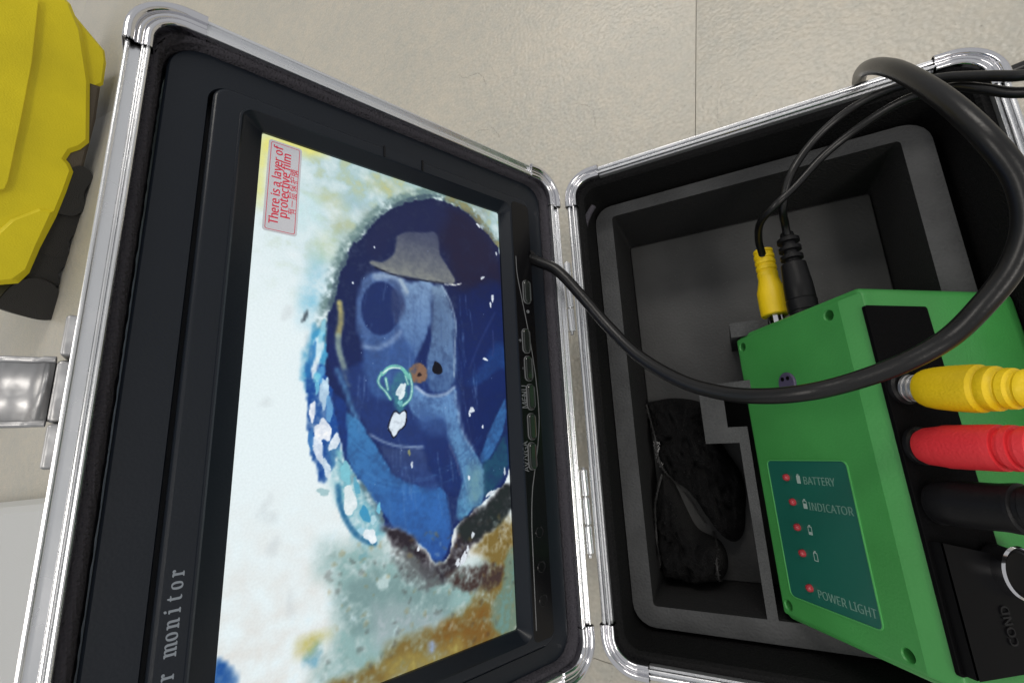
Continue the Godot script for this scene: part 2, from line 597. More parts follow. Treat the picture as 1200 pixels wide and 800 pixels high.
func build_case() -> void:
	var o := Vector3(0, FLOOR, 0)
	var c := thing("carrying_case", "open black-lined silver metal carrying case with raised lid", "case", Transform3D(Basis(), o))
	# the box: outer skin, over the rim and down the lining
	var x0 := 0.0027
	var x1 := 0.1478
	var st := mb()
	var sk := 0.0006
	loft(st, [ring(x0 + 0.004, x1 - 0.004, 0.004, CASE_W - 0.004, 0.008, FLOOR + 0.0002), ring(x0 + sk, x1 - sk, sk, CASE_W - sk, 0.0114, FLOOR + 0.004), ring(x0 + sk, x1 - sk, sk, CASE_W - sk, 0.0114, -0.0012), ring(x0 + 0.0038, x1 - 0.0038, 0.0038, CASE_W - 0.0038, 0.0085, -0.0012), ring(x0 + 0.0038, x1 - 0.0038, 0.0038, CASE_W - 0.0038, 0.0085, -0.070)], false, true, true)
	var base := obj("base_shell", done(st), M.shell, c, Transform3D(Basis(), -o))
	rails(base, x0, x1, 0.0, CASE_W, 0.012, 0.0042, 0.009, 1.0)
	st = mb()
	loft(st, [ring(x0 + 0.004, x1 - 0.004, 0.004, CASE_W - 0.004, 0.0082, -0.069), ring(x0 + 0.0039, x1 - 0.0039, 0.0039, CASE_W - 0.0039, 0.0082, -0.0032), ring(x0 + 0.0060, x1 - 0.0060, 0.0060, CASE_W - 0.0060, 0.0065, -0.0030), ring(x0 + 0.0068, x1 - 0.0068, 0.0068, CASE_W - 0.0068, 0.006, -0.0042), ring(x0 + 0.0072, x1 - 0.0070, 0.0070, CASE_W - 0.0070, 0.006, -0.066)], false, true)
	obj("base_lining", done(st), M.lining, base)
	# stub of a strap that held the lid
	st = mb()
	tube(st, curve_points([Vector3(0.0072, -0.008, 0.0262), Vector3(0.0086, -0.0062, 0.0225), Vector3(0.0105, -0.0056, 0.0190), Vector3(0.0132, -0.0064, 0.0146)], 0.001), 0.0015, 0.0013, 8, 0.6)
	obj("strap_stub", done(st), M.gasket, base)
	# the lid
	var L := obj("lid", null, M.shell, c, Transform3D(lid_basis(), -o))
	var u0 := 0.0023
	var u1 := 0.1497
	st = mb()
	loft(st, [ring(u0 + 0.004, u1 - 0.004, 0.004, CASE_W - 0.004, 0.008, 0.055), ring(u0 + sk, u1 - sk, sk, CASE_W - sk, 0.0114, 0.051), ring(u0 + sk, u1 - sk, sk, CASE_W - sk, 0.0114, 0.0012), ring(u0 + 0.0044, u1 - 0.0044, 0.0044, CASE_W - 0.0044, 0.0082, 0.0012), ring(u0 + 0.0044, u1 - 0.0044, 0.0044, CASE_W - 0.0044, 0.0082, 0.030)], true, true, true)
	L.mesh = done(st)
	rails(L, u0, u1, 0.0, CASE_W, 0.012, 0.0049, 0.009, -1.0)
	# ragged foam strip between the metal edge and the monitor
	st = mb()
	var rings := []
	var g := FastNoiseLite.new()
	g.seed = 5
	g.frequency = 300.0
	for p in [[0.0045, 0.010], [0.0046, 0.0018], [0.0056, 0.0013], [0.0066, 0.0022], [0.0071, 0.0048], [0.0071, 0.012]]:
		var rg := ring(u0 + p[0], u1 - p[0], p[0], CASE_W - p[0], 0.0085, p[1], 10)
		var fine_ring := PackedVector3Array()
		for i in rg.size():
			var a := rg[i]
			var b := rg[(i + 1) % rg.size()]
			var k := maxi(1, int(a.distance_to(b) / 0.0012))
			for q in (k if a.distance_to(b) > 0.02 else 1):
				var v := a.lerp(b, float(q) / k)
				fine_ring.append(v + Vector3(g.get_noise_3dv(v), g.get_noise_3dv(v + Vector3(3, 1, 2)), g.get_noise_3dv(v + Vector3(7, 8, 1))) * 0.00022)
		rings.append(fine_ring)
	var least := 100000
	for r in rings:
		least = mini(least, r.size())
	for i in rings.size():
		rings[i] = rings[i].slice(0, least)
	loft(st, rings, true, false, false, true)
	obj("foam_gasket", done(st), M.gasket, L)
	# latch on the lid's free edge
	for z in [0.0885, 0.1128]:
		obj("latch_plate", rbox(Vector3(0.0028, 0.020, 0.0095), 0.0008, 3), M.worn, L, Transform3D(Basis(), Vector3(0.1514, 0.0195, z)))
	obj("latch_spring", rbox(Vector3(0.0028, 0.016, 0.0140), 0.0010, 3), M.worn, L, Transform3D(Basis(), Vector3(0.1519, 0.0195, 0.1008)))
	st = mb()
	tube(st, PackedVector3Array([Vector3(0.1540, 0.0150, 0.0945), Vector3(0.1540, 0.0150, 0.1072)]), 0.0022, -1, 16)
	obj("latch_barrel", done(st), M.black_plastic, L)  # black colour stands in for the shadow under the hook
	st = mb()
	var prof := PackedVector3Array()
	for p in [[0.1535, 0.0125], [0.1552, 0.0126], [0.1562, 0.0140], [0.1575, 0.0146], [0.1595, 0.0146], [0.1615, 0.0148], [0.1632, 0.0158], [0.1638, 0.0175], [0.1630, 0.0185]]:
		prof.append(Vector3(p[0], p[1], 0))
	st.set_smooth_group(1)
	for i in prof.size() - 1:
		for sd in [0.0, 0.0012]:
			var d := Vector3(0, sd, 0)
			quad(st, prof[i] + d + Vector3(0, 0, 0.0938), prof[i + 1] + d + Vector3(0, 0, 0.0938), prof[i + 1] + d + Vector3(0, 0, 0.1078), prof[i] + d + Vector3(0, 0, 0.1078), sd > 0)
		for z in [0.0938, 0.1078]:
			quad(st, prof[i] + Vector3(0, 0, z), prof[i + 1] + Vector3(0, 0, z), prof[i + 1] + Vector3(0, 0.0012, z), prof[i] + Vector3(0, 0.0012, z), z > 0.1)
	for z in [0.0938, 0.1078]:   # rolled side lips
		var pr := PackedVector3Array()
		for p in prof:
			pr.append(p + Vector3(0, 0, z))
		tube(st, pr, 0.0008, -1, 8)
	obj("latch_hook", done(st), M.worn, L)
	# two hinges
	for z in [0.0420, 0.1295]:
		st = mb()
		for k in 3:
			var za: float = z + k * 0.0105
			lathe(st, [[0.0, 0.0], [0.0014, 0.0], [0.0017, 0.0003], [0.0017, 0.0097], [0.0014, 0.0100], [0.0, 0.0100]], 16, along(Vector3(0.0004, 0.0004, za), Vector3(0, 0, 1)))
		tube(st, PackedVector3Array([Vector3(0.0004, 0.0004, z - 0.0008), Vector3(0.0004, 0.0004, z + 0.0325)]), 0.0008, -1, 10)
		obj("hinge", done(st), M.alu, c, Transform3D(Basis(), -o))


# ==================================================================== foam in the base
func csg_poly(pts: Array, y_top: float, y_bottom: float, op: int, m: Material) -> CSGPolygon3D:
	var p := CSGPolygon3D.new()
	var a := PackedVector2Array()
	for q in pts:
		a.append(Vector2(q[0], -q[1]) * 0.001)
	p.polygon = a
	p.depth = y_top - y_bottom
	p.operation = op
	p.material = m
	p.transform = Transform3D(Basis(Vector3(1, 0, 0), -PI / 2), Vector3(0, y_top, 0))
	p.position.y = y_top
	return p


func round_poly(x0: float, x1: float, z0: float, z1: float, r: float, n := 5) -> Array:
	var out := []
	for v in ring(x0, x1, z0, z1, r, 0.0, n):
		out.append([v.x, v.z])
	return out


func build_foam() -> void:
	var t := thing("foam_insert", "charcoal foam insert with cut-out pockets inside the case", "foam insert", Transform3D(Basis(), Vector3(0.073, -0.0665, 0.1)))
	var back := -t.position
	var c := CSGCombiner3D.new()
	c.name = "foam_block"
	c.position = back
	t.add_child(c, true)
	var body := csg_poly(round_poly(10.2, 135.0, 9.6, 191.0, 8.0), -0.0197, -0.066, CSGShape3D.OPERATION_UNION, M.foam)
	body.name = "block_body"
	c.add_child(body, true)
	var cut := csg_poly(round_poly(18.2, 126.2, 15.3, 183.3, 1.5), -0.01, -0.0608, CSGShape3D.OPERATION_SUBTRACTION, M.shaded_foam_cut)
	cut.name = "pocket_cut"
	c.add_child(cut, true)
	var div := csg_poly([[45.5, 99], [72, 98], [72, 104.5], [54.2, 104.5], [54.2, 116], [61, 116], [61, 184], [57.5, 184], [57.5, 122], [45.5, 122]], -0.0197, -0.062, CSGShape3D.OPERATION_UNION, M.foam)
	div.name = "divider_body"
	c.add_child(div, true)
	var post := csg_poly([[60.5, 74.6], [71, 74.6], [71, 80.5], [60.5, 80.5]], -0.0212, -0.062, CSGShape3D.OPERATION_UNION, M.foam)
	post.name = "post_body"
	c.add_child(post, true)
	# a loose pad on the pocket's floor, with a gap along its far edge
	var st := mb()
	loft(st, [ring(0.0186, 0.1255, 0.0166, 0.183, 0.001, -0.0607), ring(0.0186, 0.1255, 0.0166, 0.183, 0.001, -0.0590), ring(0.0190, 0.1251, 0.0170, 0.1826, 0.001, -0.0586)], false, true)
	var pad := obj("floor_pad", done(st), M.pad, t, Transform3D(Basis(), back))
	st = mb()
	for k in 90:
		var p := Vector3(rng.randf_range(0.024, 0.12), -0.05855, rng.randf_range(0.020, 0.096))
		var d := Vector3(rng.randf_range(-1, 1), 0, rng.randf_range(-1, 1)).normalized()
		var q := rng.randf()
		add_box(st, p, Vector3(rng.randf_range(0.0006, 0.0030) if q > 0.85 else 0.0003, 0.00008, 0.00010 if q > 0.85 else 0.00025), Basis(Vector3.UP, atan2(d.x, d.z)))
	var du := obj("pad_dust", done(st), M.pad_dust, pad)
	du.set_meta("kind", "stuff")


# ==================================================================== the monitor
func build_monitor() -> void:
	var t := thing("monitor", "black flat drain camera monitor with bright screen set in the case lid", "monitor", Transform3D(lid_basis(), Vector3.ZERO))
	# bezel plate: (u along the lid, depth into it, v along the hinge)
	var st := mb()
	var r0 := func(e: float, d: float) -> PackedVector3Array:
		return ring(0.0098 + e, 0.1418 - e, 0.0062 + e, 0.1938 - e, 0.0085 - e, d, 10)
	var slot := func(e: float, d: float) -> PackedVector3Array:
		return ring(0.0179 + e, 0.1321 - e, 0.0157 + e, 0.1871 - e, 0.0048 - e, d, 10)
	loft(st, [r0.call(0.0, 0.012), r0.call(0.0, 0.0051), r0.call(0.0002, 0.0044), r0.call(0.0007, 0.0040), slot.call(-0.0002, 0.0040), slot.call(0.0, 0.0043), slot.call(0.0, 0.0100), slot.call(0.004, 0.0100)], true)
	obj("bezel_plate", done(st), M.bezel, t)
	# monitor housing with its rounded edge, flat face and the step down to the screen
	var hs := func(e: float, d: float) -> PackedVector3Array:
		return ring(0.0186 + e, 0.1312 - e, 0.0166 + e, 0.1862 - e, 0.0042 - e, d, 10)
	var rings := [hs.call(0.0, 0.0098)]
	for i in 6:
		var a := PI / 2 * i / 5
		rings.append(hs.call(0.0012 * (1 - cos(a)), 0.0028 - 0.0012 * sin(a)))
	var inner := func(e: float, d: float) -> PackedVector3Array:
		return ring(0.0286 + e * 0.5, 0.1246 - e, 0.0208 + e * 0.5, 0.1828 - e * 0.5, 0.0035, d, 10)
	rings += [inner.call(-0.0002, 0.0016), inner.call(0.0, 0.0013), inner.call(0.0004, 0.0013), inner.call(0.0008, 0.0018)]
	rings += [ring(0.0317, 0.1186, 0.0238, 0.1797, 0.0008, 0.0058, 10), ring(0.0317, 0.1186, 0.0238, 0.1797, 0.0008, 0.0068, 10)]
	st = mb()
	loft(st, rings, true)
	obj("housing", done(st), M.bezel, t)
	# the lit screen, with a picture of a drain pipe
	var sm := StandardMaterial3D.new()
	sm.albedo_color = lin(0.01, 0.01, 0.012)
	sm.roughness = 0.16
	sm.metallic_specular = 0.25
	sm.emission_enabled = true
	sm.emission = Color.WHITE
	sm.emission_operator = BaseMaterial3D.EMISSION_OP_MULTIPLY
	sm.emission_texture = screen_picture()
	sm.emission_energy_multiplier = 0.95
	st = mb()
	st.set_smooth_group(-1)
	var q := [Vector3(0.1188, 0.0067, 0.0236), Vector3(0.0315, 0.0067, 0.0236), Vector3(0.0315, 0.0067, 0.1799), Vector3(0.1188, 0.0067, 0.1799)]
	var uv := [Vector2(0, 0), Vector2(1, 0), Vector2(1, 1), Vector2(0, 1)]
	for k in [0, 1, 2, 0, 2, 3]:
		st.set_uv(uv[k])
		st.add_vertex(q[k])
	for k in [0, 2, 1, 0, 3, 2]:
		st.set_uv(uv[k])
		st.add_vertex(q[k] + Vector3(0, 0.0006, 0))
	obj("screen", done(st), sm, t)
	var rd := Basis(Vector3(0, 0, -1), Vector3(1, 0, 0), Vector3(0, -1, 0))        # reads towards the top of the picture, faces the viewer
	# printed words on the face
	obj("lettering", text("color monitor", 0.0026, "Droid Serif", 0.035, 0.00248, 0.00005, 0.86), M.print_grey, t, Transform3D(rd, Vector3(0.1277, 0.00156, 0.1708)))
	# the sticker on the screen
	var pts := PackedVector2Array()
	for v in ring(0.10746, 0.11660, 0.0249, 0.0545, 0.0009, 0.0, 4):
		pts.append(Vector2(v.x, v.z))
	st = mb()
	plate(st, pts, 0.0066, 0.00652)
	var stm := plain(lin(0.40, 0.41, 0.43), 0.45)
	stm.emission_enabled = true
	stm.emission = lin(0.22, 0.22, 0.24)     # the lit screen shows through the thin film
	var sk := obj("film_sticker", done(st), stm, t)
	var redm := plain(lin(0.55, 0.03, 0.06), 0.6)
	redm.emission_enabled = true
	redm.emission = lin(0.16, 0.008, 0.018)
	var yb := Vector3(0.0, 0.00648, 0.0)
	obj("sticker_text", text("There is a layer of", 0.00096, "Droid Sans", 0.08, 0.0, 0.00003, 1.0), redm, sk, Transform3D(rd, yb + Vector3(0.1138, 0, 0.0394)))
	obj("sticker_text", text("protective film", 0.00096, "Droid Sans", 0.08, 0.0, 0.00003, 1.04), redm, sk, Transform3D(rd, yb + Vector3(0.1115, 0, 0.0388)))
	st = mb()
	han(st, 0.0023)
	obj("sticker_text", done(st), redm, sk, Transform3D(rd, yb + Vector3(0.10930, 0, 0.0479)))
	st = mb()
	var fr := ring(0.10806, 0.1160, 0.0255, 0.0539, 0.0006, 0.00648, 4)
	var fr2 := ring(0.10822, 0.11584, 0.02566, 0.05374, 0.0005, 0.00648, 4)
	loft(st, [fr, fr2], true)
	obj("sticker_border", done(st), redm, sk)
	st = mb()
	loft(st, [ring(0.0192, 0.0283, 0.0192, 0.1838, 0.0020, 0.0017, 6), ring(0.0192, 0.0283, 0.0192, 0.1838, 0.0020, 0.00155, 6), ring(0.0193, 0.0282, 0.0193, 0.1837, 0.0019, 0.0015, 6)], true, true)
	obj("button_strip", done(st), M.gloss, t)
	# button strip along the lower edge, bounded by a wavy raised line
	var wave := [[27.4, 44.0], [27.2, 51.6], [25.4, 62], [23.2, 74], [21.3, 87], [20.3, 98], [20.15, 109], [21.6, 119], [23.8, 128], [25.5, 135], [26.6, 145], [26.9, 157], [27.1, 172], [27.2, 180]]
	var line := []
	for w in wave:
		line.append(Vector3(w[0] * 0.001, 0.00150, w[1] * 0.001))
	var wl := curve_points(line, 0.0015)
	st = mb()
	tube(st, wl, 0.0002, -1, 8)
	obj("trim_line", done(st), M.edge_highlight, t)
	var pos := [[22.8, 58.6], [24.6, 79.1], [24.2, 90.0], [23.9, 101.0], [24.2, 112.1], [24.8, 122.8]]
	for k in 6:
		st = mb()
		var cx: float = pos[k][0] * 0.001
		var cz: float = pos[k][1] * 0.001
		var hl := 0.0048
		var hw := 0.0018
		var rg := []
		for e in [[0.00004, 0.0018], [0.00004, 0.0010], [0.0001, 0.0006], [0.0003, 0.00035], [0.0006, 0.00045], [0.0009, 0.0005]]:
			rg.append(ring(cx - hw + e[0], cx + hw - e[0], cz - hl + e[0], cz + hl - e[0], hw - e[0] - 0.0001, e[1], 6))
		loft(st, rg, true, true, false, false)
		var bt := obj("button", done(st), M.button, t)
		st = mb()
		loft(st, [ring(cx - hw - 0.00025, cx + hw + 0.00025, cz - hl - 0.00025, cz + hl + 0.00025, hw, 0.0016, 6), ring(cx - hw - 0.00020, cx + hw + 0.00020, cz - hl - 0.00020, cz + hl + 0.00020, hw, 0.00120, 6), ring(cx - hw, cx + hw, cz - hl, cz + hl, hw - 0.0001, 0.00110, 6), ring(cx - hw, cx + hw, cz - hl, cz + hl, hw - 0.0001, 0.0016, 6)], true)
		obj("button_rim_highlight", done(st), M.edge_highlight, bt)  # pale ring painted in place of the highlight round the button
	st = mb()
	lathe(st, [[0.0, 0.0], [0.0007, 0.0], [0.0007, 0.0003], [0.0004, 0.0003], [0.0003, 0.00015], [0.0, 0.00015]], 14, along(Vector3(0.0227, 0.0016, 0.0668), Vector3(0, -1, 0)))
	obj("status_light", done(st), M.print_dim, t)
	var signs := [["+", 1], ["-", 2], ["MENU", 3], ["AV/VGA", 5]]
	for s in signs:
		obj("key_mark", text(s[0], 0.00062, "Droid Sans", 0.0, 0.0, 0.00003), M.print_dim, t, Transform3D(rd, Vector3(pos[s[1]][0] * 0.001 + 0.0029, 0.00146, pos[s[1]][1] * 0.001)))
	st = mb()
	loft(st, [ring(0.0260, 0.0270, 0.0990, 0.1030, 0.0002, 0.00146, 2), ring(0.0262, 0.0268, 0.0992, 0.1028, 0.0001, 0.00146, 2)], true)
	obj("key_mark", done(st), M.print_dim, t)
	# three shallow round dimples
	for v in [0.1494, 0.1609, 0.1716]:
		st = mb()
		lathe(st, [[0.0, 0.00008], [0.0015, 0.00010], [0.0017, 0.00022], [0.0019, 0.00010], [0.0020, 0.0]], 20, along(Vector3(0.0232, 0.0016, v), Vector3(0, -1, 0)))
		obj("dimple", done(st), M.gloss, t)
	# cover of the card slot on the side edge
	st = mb()
	add_box(st, Vector3(0.0760, 0.00210, 0.01875), Vector3(0.0136, 0.0011, 0.0034))
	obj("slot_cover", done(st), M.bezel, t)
	for u in [0.0689, 0.0831]:
		st = mb()
		add_box(st, Vector3(u, 0.00150, 0.0187), Vector3(0.0005, 0.0008, 0.0042))
		obj("slot_groove", done(st), M.gloss, t)
	# sleeve where the cable leaves
	st = mb()
	lathe(st, [[0.0033, 0.0], [0.0033, 0.0020], [0.0029, 0.0026], [0.0, 0.0026]], 20, along(Vector3(0.0196, 0.0038, 0.0420), Vector3(-1, -0.1, 0)))
	obj("cable_sleeve", done(st), M.black_plastic, t)


# the seven characters on the sticker, drawn as strokes on a 10 x 10 grid, s metres per character
func han(st: SurfaceTool, s: float) -> void:
	var chars := [
		[[1, 8.2, 9, 8.2], [4.6, 9.8, 1, 5], [3.2, 6.5, 3.2, 0.5], [3.2, 6.5, 7.8, 6.5], [7.8, 6.5, 7.8, 0.5], [3.2, 4.7, 7.8, 4.7], [3.2, 2.9, 7.8, 2.9]],
		[[0.8, 5, 9.2, 5]],
		[[1.5, 9.2, 8.6, 9.2], [8.6, 9.2, 8.6, 7.2], [1.5, 7.2, 8.6, 7.2], [1.5, 9.2, 1.2, 0.6], [3, 5.4, 8.4, 5.4], [2.2, 3.6, 9.2, 3.6], [5.4, 3.6, 3.2, 0.9], [3.2, 0.9, 8, 1.2], [6.6, 2.6, 8.8, 0.4]],
		[[2.8, 9.6, 0.6, 5.4], [2, 7.2, 2, 0.4], [4, 9.2, 8.6, 9.2], [4, 9.2, 4, 6.2], [8.6, 9.2, 8.6, 6.2], [4, 6.2, 8.6, 6.2], [3.2, 4.3, 9.6, 4.3], [6.3, 6.2, 6.3, 0.3], [6, 4, 3.2, 1.4], [6.6, 4, 9.4, 1.4]],
		[[0.6, 7.3, 4, 7.3], [2.4, 9.6, 2.4, 0.6], [0.6, 3.4, 4, 4.8], [6.6, 9.8, 7.2, 8.6], [5, 8.2, 9.2, 8.2], [9.2, 8.2, 9.2, 5.2], [5, 5.2, 9.2, 5.2], [5, 8.2, 4.4, 0.5]],
		[[1, 9, 3.4, 9], [1, 9, 0.8, 0.6], [3.4, 9, 3.4, 0.6], [1, 6.6, 3.4, 6.6], [1, 4.2, 3.4, 4.2], [4.4, 8.7, 9.6, 8.7], [6, 9.7, 6, 7.6], [8, 9.7, 8, 7.6], [5, 7, 9, 7], [5, 7, 5, 4], [9, 7, 9, 4], [5, 5.5, 9, 5.5], [5, 4, 9, 4], [4.3, 2.6, 9.7, 2.6], [7, 4, 4.4, 0.4], [7, 2.6, 9.6, 0.4]],
	]
	var order := [0, 1, 2, 3, 4, 5]
	for k in order.size():
		for c in chars[order[k]]:
			var a := Vector2(c[0], c[1]) * s * 0.1 + Vector2(k * s * 1.12, -s * 0.5)
			var b := Vector2(c[2], c[3]) * s * 0.1 + Vector2(k * s * 1.12, -s * 0.5)
			var d := (b - a).normalized()
			add_box(st, Vector3((a.x + b.x) * 0.5, (a.y + b.y) * 0.5, 0), Vector3(a.distance_to(b) + s * 0.06, s * 0.075, 0.00003), Basis(Vector3(0, 0, 1), d.angle()))


# ---- the picture on the screen: what the drain camera sees, painted in layers
var pic := PackedFloat32Array()
var nz := []


func screen_picture() -> ImageTexture:
	pic.resize(SW * SH * 3)
	nz = [_n2(0.006, 71), _n2(0.02, 72), _n2(0.07, 73), _n2(0.2, 74)]
	# over-exposed pale wall, greenish and mottled towards the far end
	for y in SH:
		var fy := float(y) / SH
		for x in SW:
			var i := y * SW + x
			var far_ := clampf(1.0 - fy / 0.36, 0, 1) * clampf(x / 260.0 + 0.25, 0, 1)
			var n1: float = nz[1][i]
			var n2: float = nz[2][i]
			var c := Color(0.93, 0.975, 0.985).lerp(Color(0.70, 0.82, 0.83), clampf(far_ * (1.0 + n1 * 0.8), 0, 1))
			c = c.lerp(Color(0.80, 0.82, 0.60), clampf(far_ * (n1 * 1.5 + n2 * 0.25 - 0.12), 0, 0.55))
			c = c.lerp(Color(0.72, 0.86, 0.95), clampf((0.55 - absf(fy - 0.28) * 2.2) * clampf((x - 60) / 140.0, 0, 1) * (0.5 + n1), 0, 0.6))
			c = c.lerp(Color(0.90, 0.89, 0.87), clampf((fy - 0.62) * 2.0 * (0.7 + n1), 0, 0.8))
			pic[i * 3] = c.r
			pic[i * 3 + 1] = c.g
			pic[i * 3 + 2] = c.b
	# yellow corner under the sticker
	L([[0, 0], [120, 0], [60, 20], [18, 40], [8, 130], [0, 160]], Color(0.93, 0.91, 0.50), 4, 0.9, 0.1, 4)
	# olive and cyan blotches on the pale wall
	E(Vector2(138, 103), Vector2(26.3, 18.0), 0.30, Color(0.769, 0.784, 0.549), 5, 0.55)
	E(Vector2(234, 35), Vector2(31.5, 13.2), 0.30, Color(0.784, 0.784, 0.510), 5, 0.55)
	E(Vector2(264, 15), Vector2(21.0, 8.4), 0.30, Color(0.808, 0.769, 0.471), 5, 0.55)
	E(Vector2(163, 151), Vector2(23.6, 18.0), 0.30, Color(0.729, 0.745, 0.549), 5, 0.55)
	E(Vector2(132, 206), Vector2(21.0, 24.0), 0.30, Color(0.745, 0.804, 0.588), 5, 0.55)
	E(Vector2(308, 30), Vector2(31.5, 10.8), 0.30, Color(0.745, 0.769, 0.549), 5, 0.55)
	E(Vector2(196, 103), Vector2(31.5, 18.0), 0.30, Color(0.784, 0.882, 0.922), 5, 0.55)
	E(Vector2(180, 90), Vector2(21.0, 18.0), 0.30, Color(0.588, 0.745, 0.804), 5, 0.55)
	E(Vector2(120, 257), Vector2(18.4, 36.0), 0.30, Color(0.588, 0.804, 0.882), 5, 0.55)
	E(Vector2(109, 321), Vector2(15.8, 48.0), 0.30, Color(0.471, 0.765, 0.882), 5, 0.55)
	E(Vector2(219, 114), Vector2(21.0, 18.0), 0.30, Color(0.588, 0.647, 0.549), 5, 0.55)
	E(Vector2(167, 187), Vector2(15.8, 24.0), 0.30, Color(0.588, 0.706, 0.667), 5, 0.55)
	E(Vector2(425, 5), Vector2(31.5, 15.0), 0.30, Color(0.647, 0.667, 0.510), 5, 0.55)
	E(Vector2(502, 17), Vector2(36.8, 24.0), 0.30, Color(0.588, 0.627, 0.588), 5, 0.55)
	E(Vector2(86, 142), Vector2(31.5, 42.0), 0.30, Color(0.804, 0.922, 0.941), 5, 0.55)
	# ragged mottled border of the hole
	P([[135, 388], [138, 348], [148, 300], [156, 255], [170, 219], [180, 192], [201, 164], [211, 143], [236, 109], [265, 79], [308, 46], [358, 20], [410, 18], [462, 27], [500, 57], [548, 88]], 44.0, Color(0.471, 0.588, 0.588), 3, 0.7, 1.3)
	P([[135, 388], [138, 348], [148, 300], [156, 255], [170, 219], [180, 192], [201, 164], [211, 143], [236, 109], [265, 79], [308, 46], [358, 20], [410, 18], [462, 27], [500, 57], [548, 88]], 16.0, Color(0.314, 0.412, 0.471), 2, 0.65, 1.5)
	P([[410, 10], [470, 19], [516, 56], [552, 91]], 22.0, Color(0.588, 0.588, 0.431), 2, 0.7, 1.5)
	# silt in the lower pipe
	L([[138, 750], [184, 763], [244, 773], [332, 828], [457, 853], [559, 857], [558, 999], [238, 999], [147, 969], [166, 908], [173, 847], [148, 791]], Color(0.588, 0.729, 0.722), 5, 0.92, 0.50, 20)
	L([[204, 802], [276, 831], [361, 868], [390, 914], [309, 930], [226, 908], [178, 861]], Color(0.502, 0.627, 0.627), 4, 0.70, 0.90, 24)
	L([[235, 876], [309, 889], [390, 934], [331, 955], [247, 939]], Color(0.667, 0.729, 0.745), 4, 0.60, 0.90, 24)
	L([[459, 806], [573, 773], [566, 1001], [278, 1008], [156, 979], [237, 962], [309, 944], [390, 934], [428, 924], [469, 903], [485, 864]], Color(0.540, 0.450, 0.215), 4, 0.90, 0.55, 20)
	L([[354, 943], [428, 943], [495, 940], [479, 992], [389, 995]], Color(0.530, 0.375, 0.130), 4, 0.75, 0.70, 14)
	L([[537, 853], [569, 836], [566, 996], [507, 990], [502, 942], [526, 905]], Color(0.439, 0.588, 0.557), 3, 0.80, 0.50, 10)
	L([[247, 969], [331, 973], [427, 982], [389, 1009], [278, 1008]], Color(0.675, 0.620, 0.329), 4, 0.60, 0.80, 14)
	# wet rim on the left: deep blue, with glints
	L([[111, 361], [100, 407], [104, 482], [153, 480], [140, 398]], Color(0.275, 0.647, 0.824), 3, 0.85, 0.60, 10)
	L([[102, 441], [107, 531], [115, 585], [127, 624], [142, 651], [155, 631], [166, 592], [173, 578], [163, 521], [153, 449]], Color(0.094, 0.329, 0.659), 2, 0.95, 0.40, 8)
	L([[153, 587], [179, 598], [200, 629], [233, 677], [255, 720], [251, 763], [230, 774], [196, 745], [172, 690], [156, 640]], Color(0.494, 0.745, 0.804), 4, 0.85, 0.90, 18)
	P([[167, 660], [173, 694], [191, 732], [214, 757], [238, 769]], 9.0, Color(0.133, 0.431, 0.627), 2, 0.80)
	L([[206, 635], [250, 699], [258, 735], [239, 718], [212, 675], [193, 644]], Color(0.376, 0.471, 0.518), 3, 0.70, 0.90, 14)
	# the hole
	L([[358, 21], [308, 46], [265, 79], [236, 109], [211, 143], [201, 164], [180, 192], [170, 219], [156, 255], [150, 294], [142, 327], [136, 358], [135, 398], [136, 438], [143, 476], [150, 491], [159, 537], [171, 582], [182, 618], [206, 651], [233, 683], [250, 714], [258, 740], [289, 753], [319, 774], [348, 806], [373, 829], [394, 816], [403, 773], [422, 760], [478, 729], [514, 705], [543, 694], [570, 639], [566, 600], [566, 130], [539, 86], [500, 61], [462, 29], [410, 20]], Color(0.118, 0.153, 0.329), 1, 1.00, 0.12, 7, Color(0.055, 0.165, 0.439))
	L([[396, 35], [469, 41], [546, 113], [566, 216], [477, 257], [427, 234], [407, 179], [380, 114]], Color(0.141, 0.129, 0.259), 5, 0.90, 0.25, 6)
	L([[314, 54], [396, 35], [387, 105], [265, 144], [226, 213], [209, 170], [253, 104]], Color(0.133, 0.165, 0.345), 4, 0.70, 0.20, 6)
	L([[434, 245], [566, 208], [560, 461], [428, 460], [417, 348]], Color(0.086, 0.149, 0.376), 4, 0.85, 0.20, 4, Color(0.055, 0.173, 0.463))
	P([[457, 429], [488, 365], [538, 281]], 4.0, Color(0.173, 0.259, 0.518), 2, 0.60)
	L([[449, 465], [486, 428], [558, 359], [560, 461]], Color(0.118, 0.282, 0.557), 4, 0.80, 0.30, 4)
	# blue light on the collar
	L([[150, 491], [176, 511], [184, 563], [185, 618], [171, 582], [159, 537]], Color(0.094, 0.243, 0.549), 2, 0.90, 0.30, 3)
	L([[179, 527], [198, 542], [225, 575], [248, 612], [277, 650], [319, 673], [375, 683], [392, 706], [401, 773], [386, 815], [370, 826], [342, 800], [313, 770], [278, 748], [250, 714], [217, 667], [187, 623], [181, 578]], Color(0.251, 0.541, 0.769), 2, 0.95, 0.35, 4, Color(0.157, 0.361, 0.675))
	L([[266, 671], [319, 687], [368, 698], [387, 770], [336, 783], [289, 745]], Color(0.188, 0.439, 0.745), 4, 0.70, 0.40, 6)
	P([[392, 706], [402, 751], [401, 783]], 4.0, Color(0.118, 0.235, 0.471), 2, 0.70)
	P([[250, 741], [284, 752], [319, 776]], 8.0, Color(0.588, 0.647, 0.784), 3, 0.50)
	L([[139, 358], [148, 377], [160, 426], [181, 475], [162, 475], [141, 428]], Color(0.102, 0.173, 0.431), 2, 0.85, 0.10, 2)
	P([[157, 314], [161, 345], [157, 381]], 11.0, Color(0.690, 0.667, 0.455), 2, 0.90)
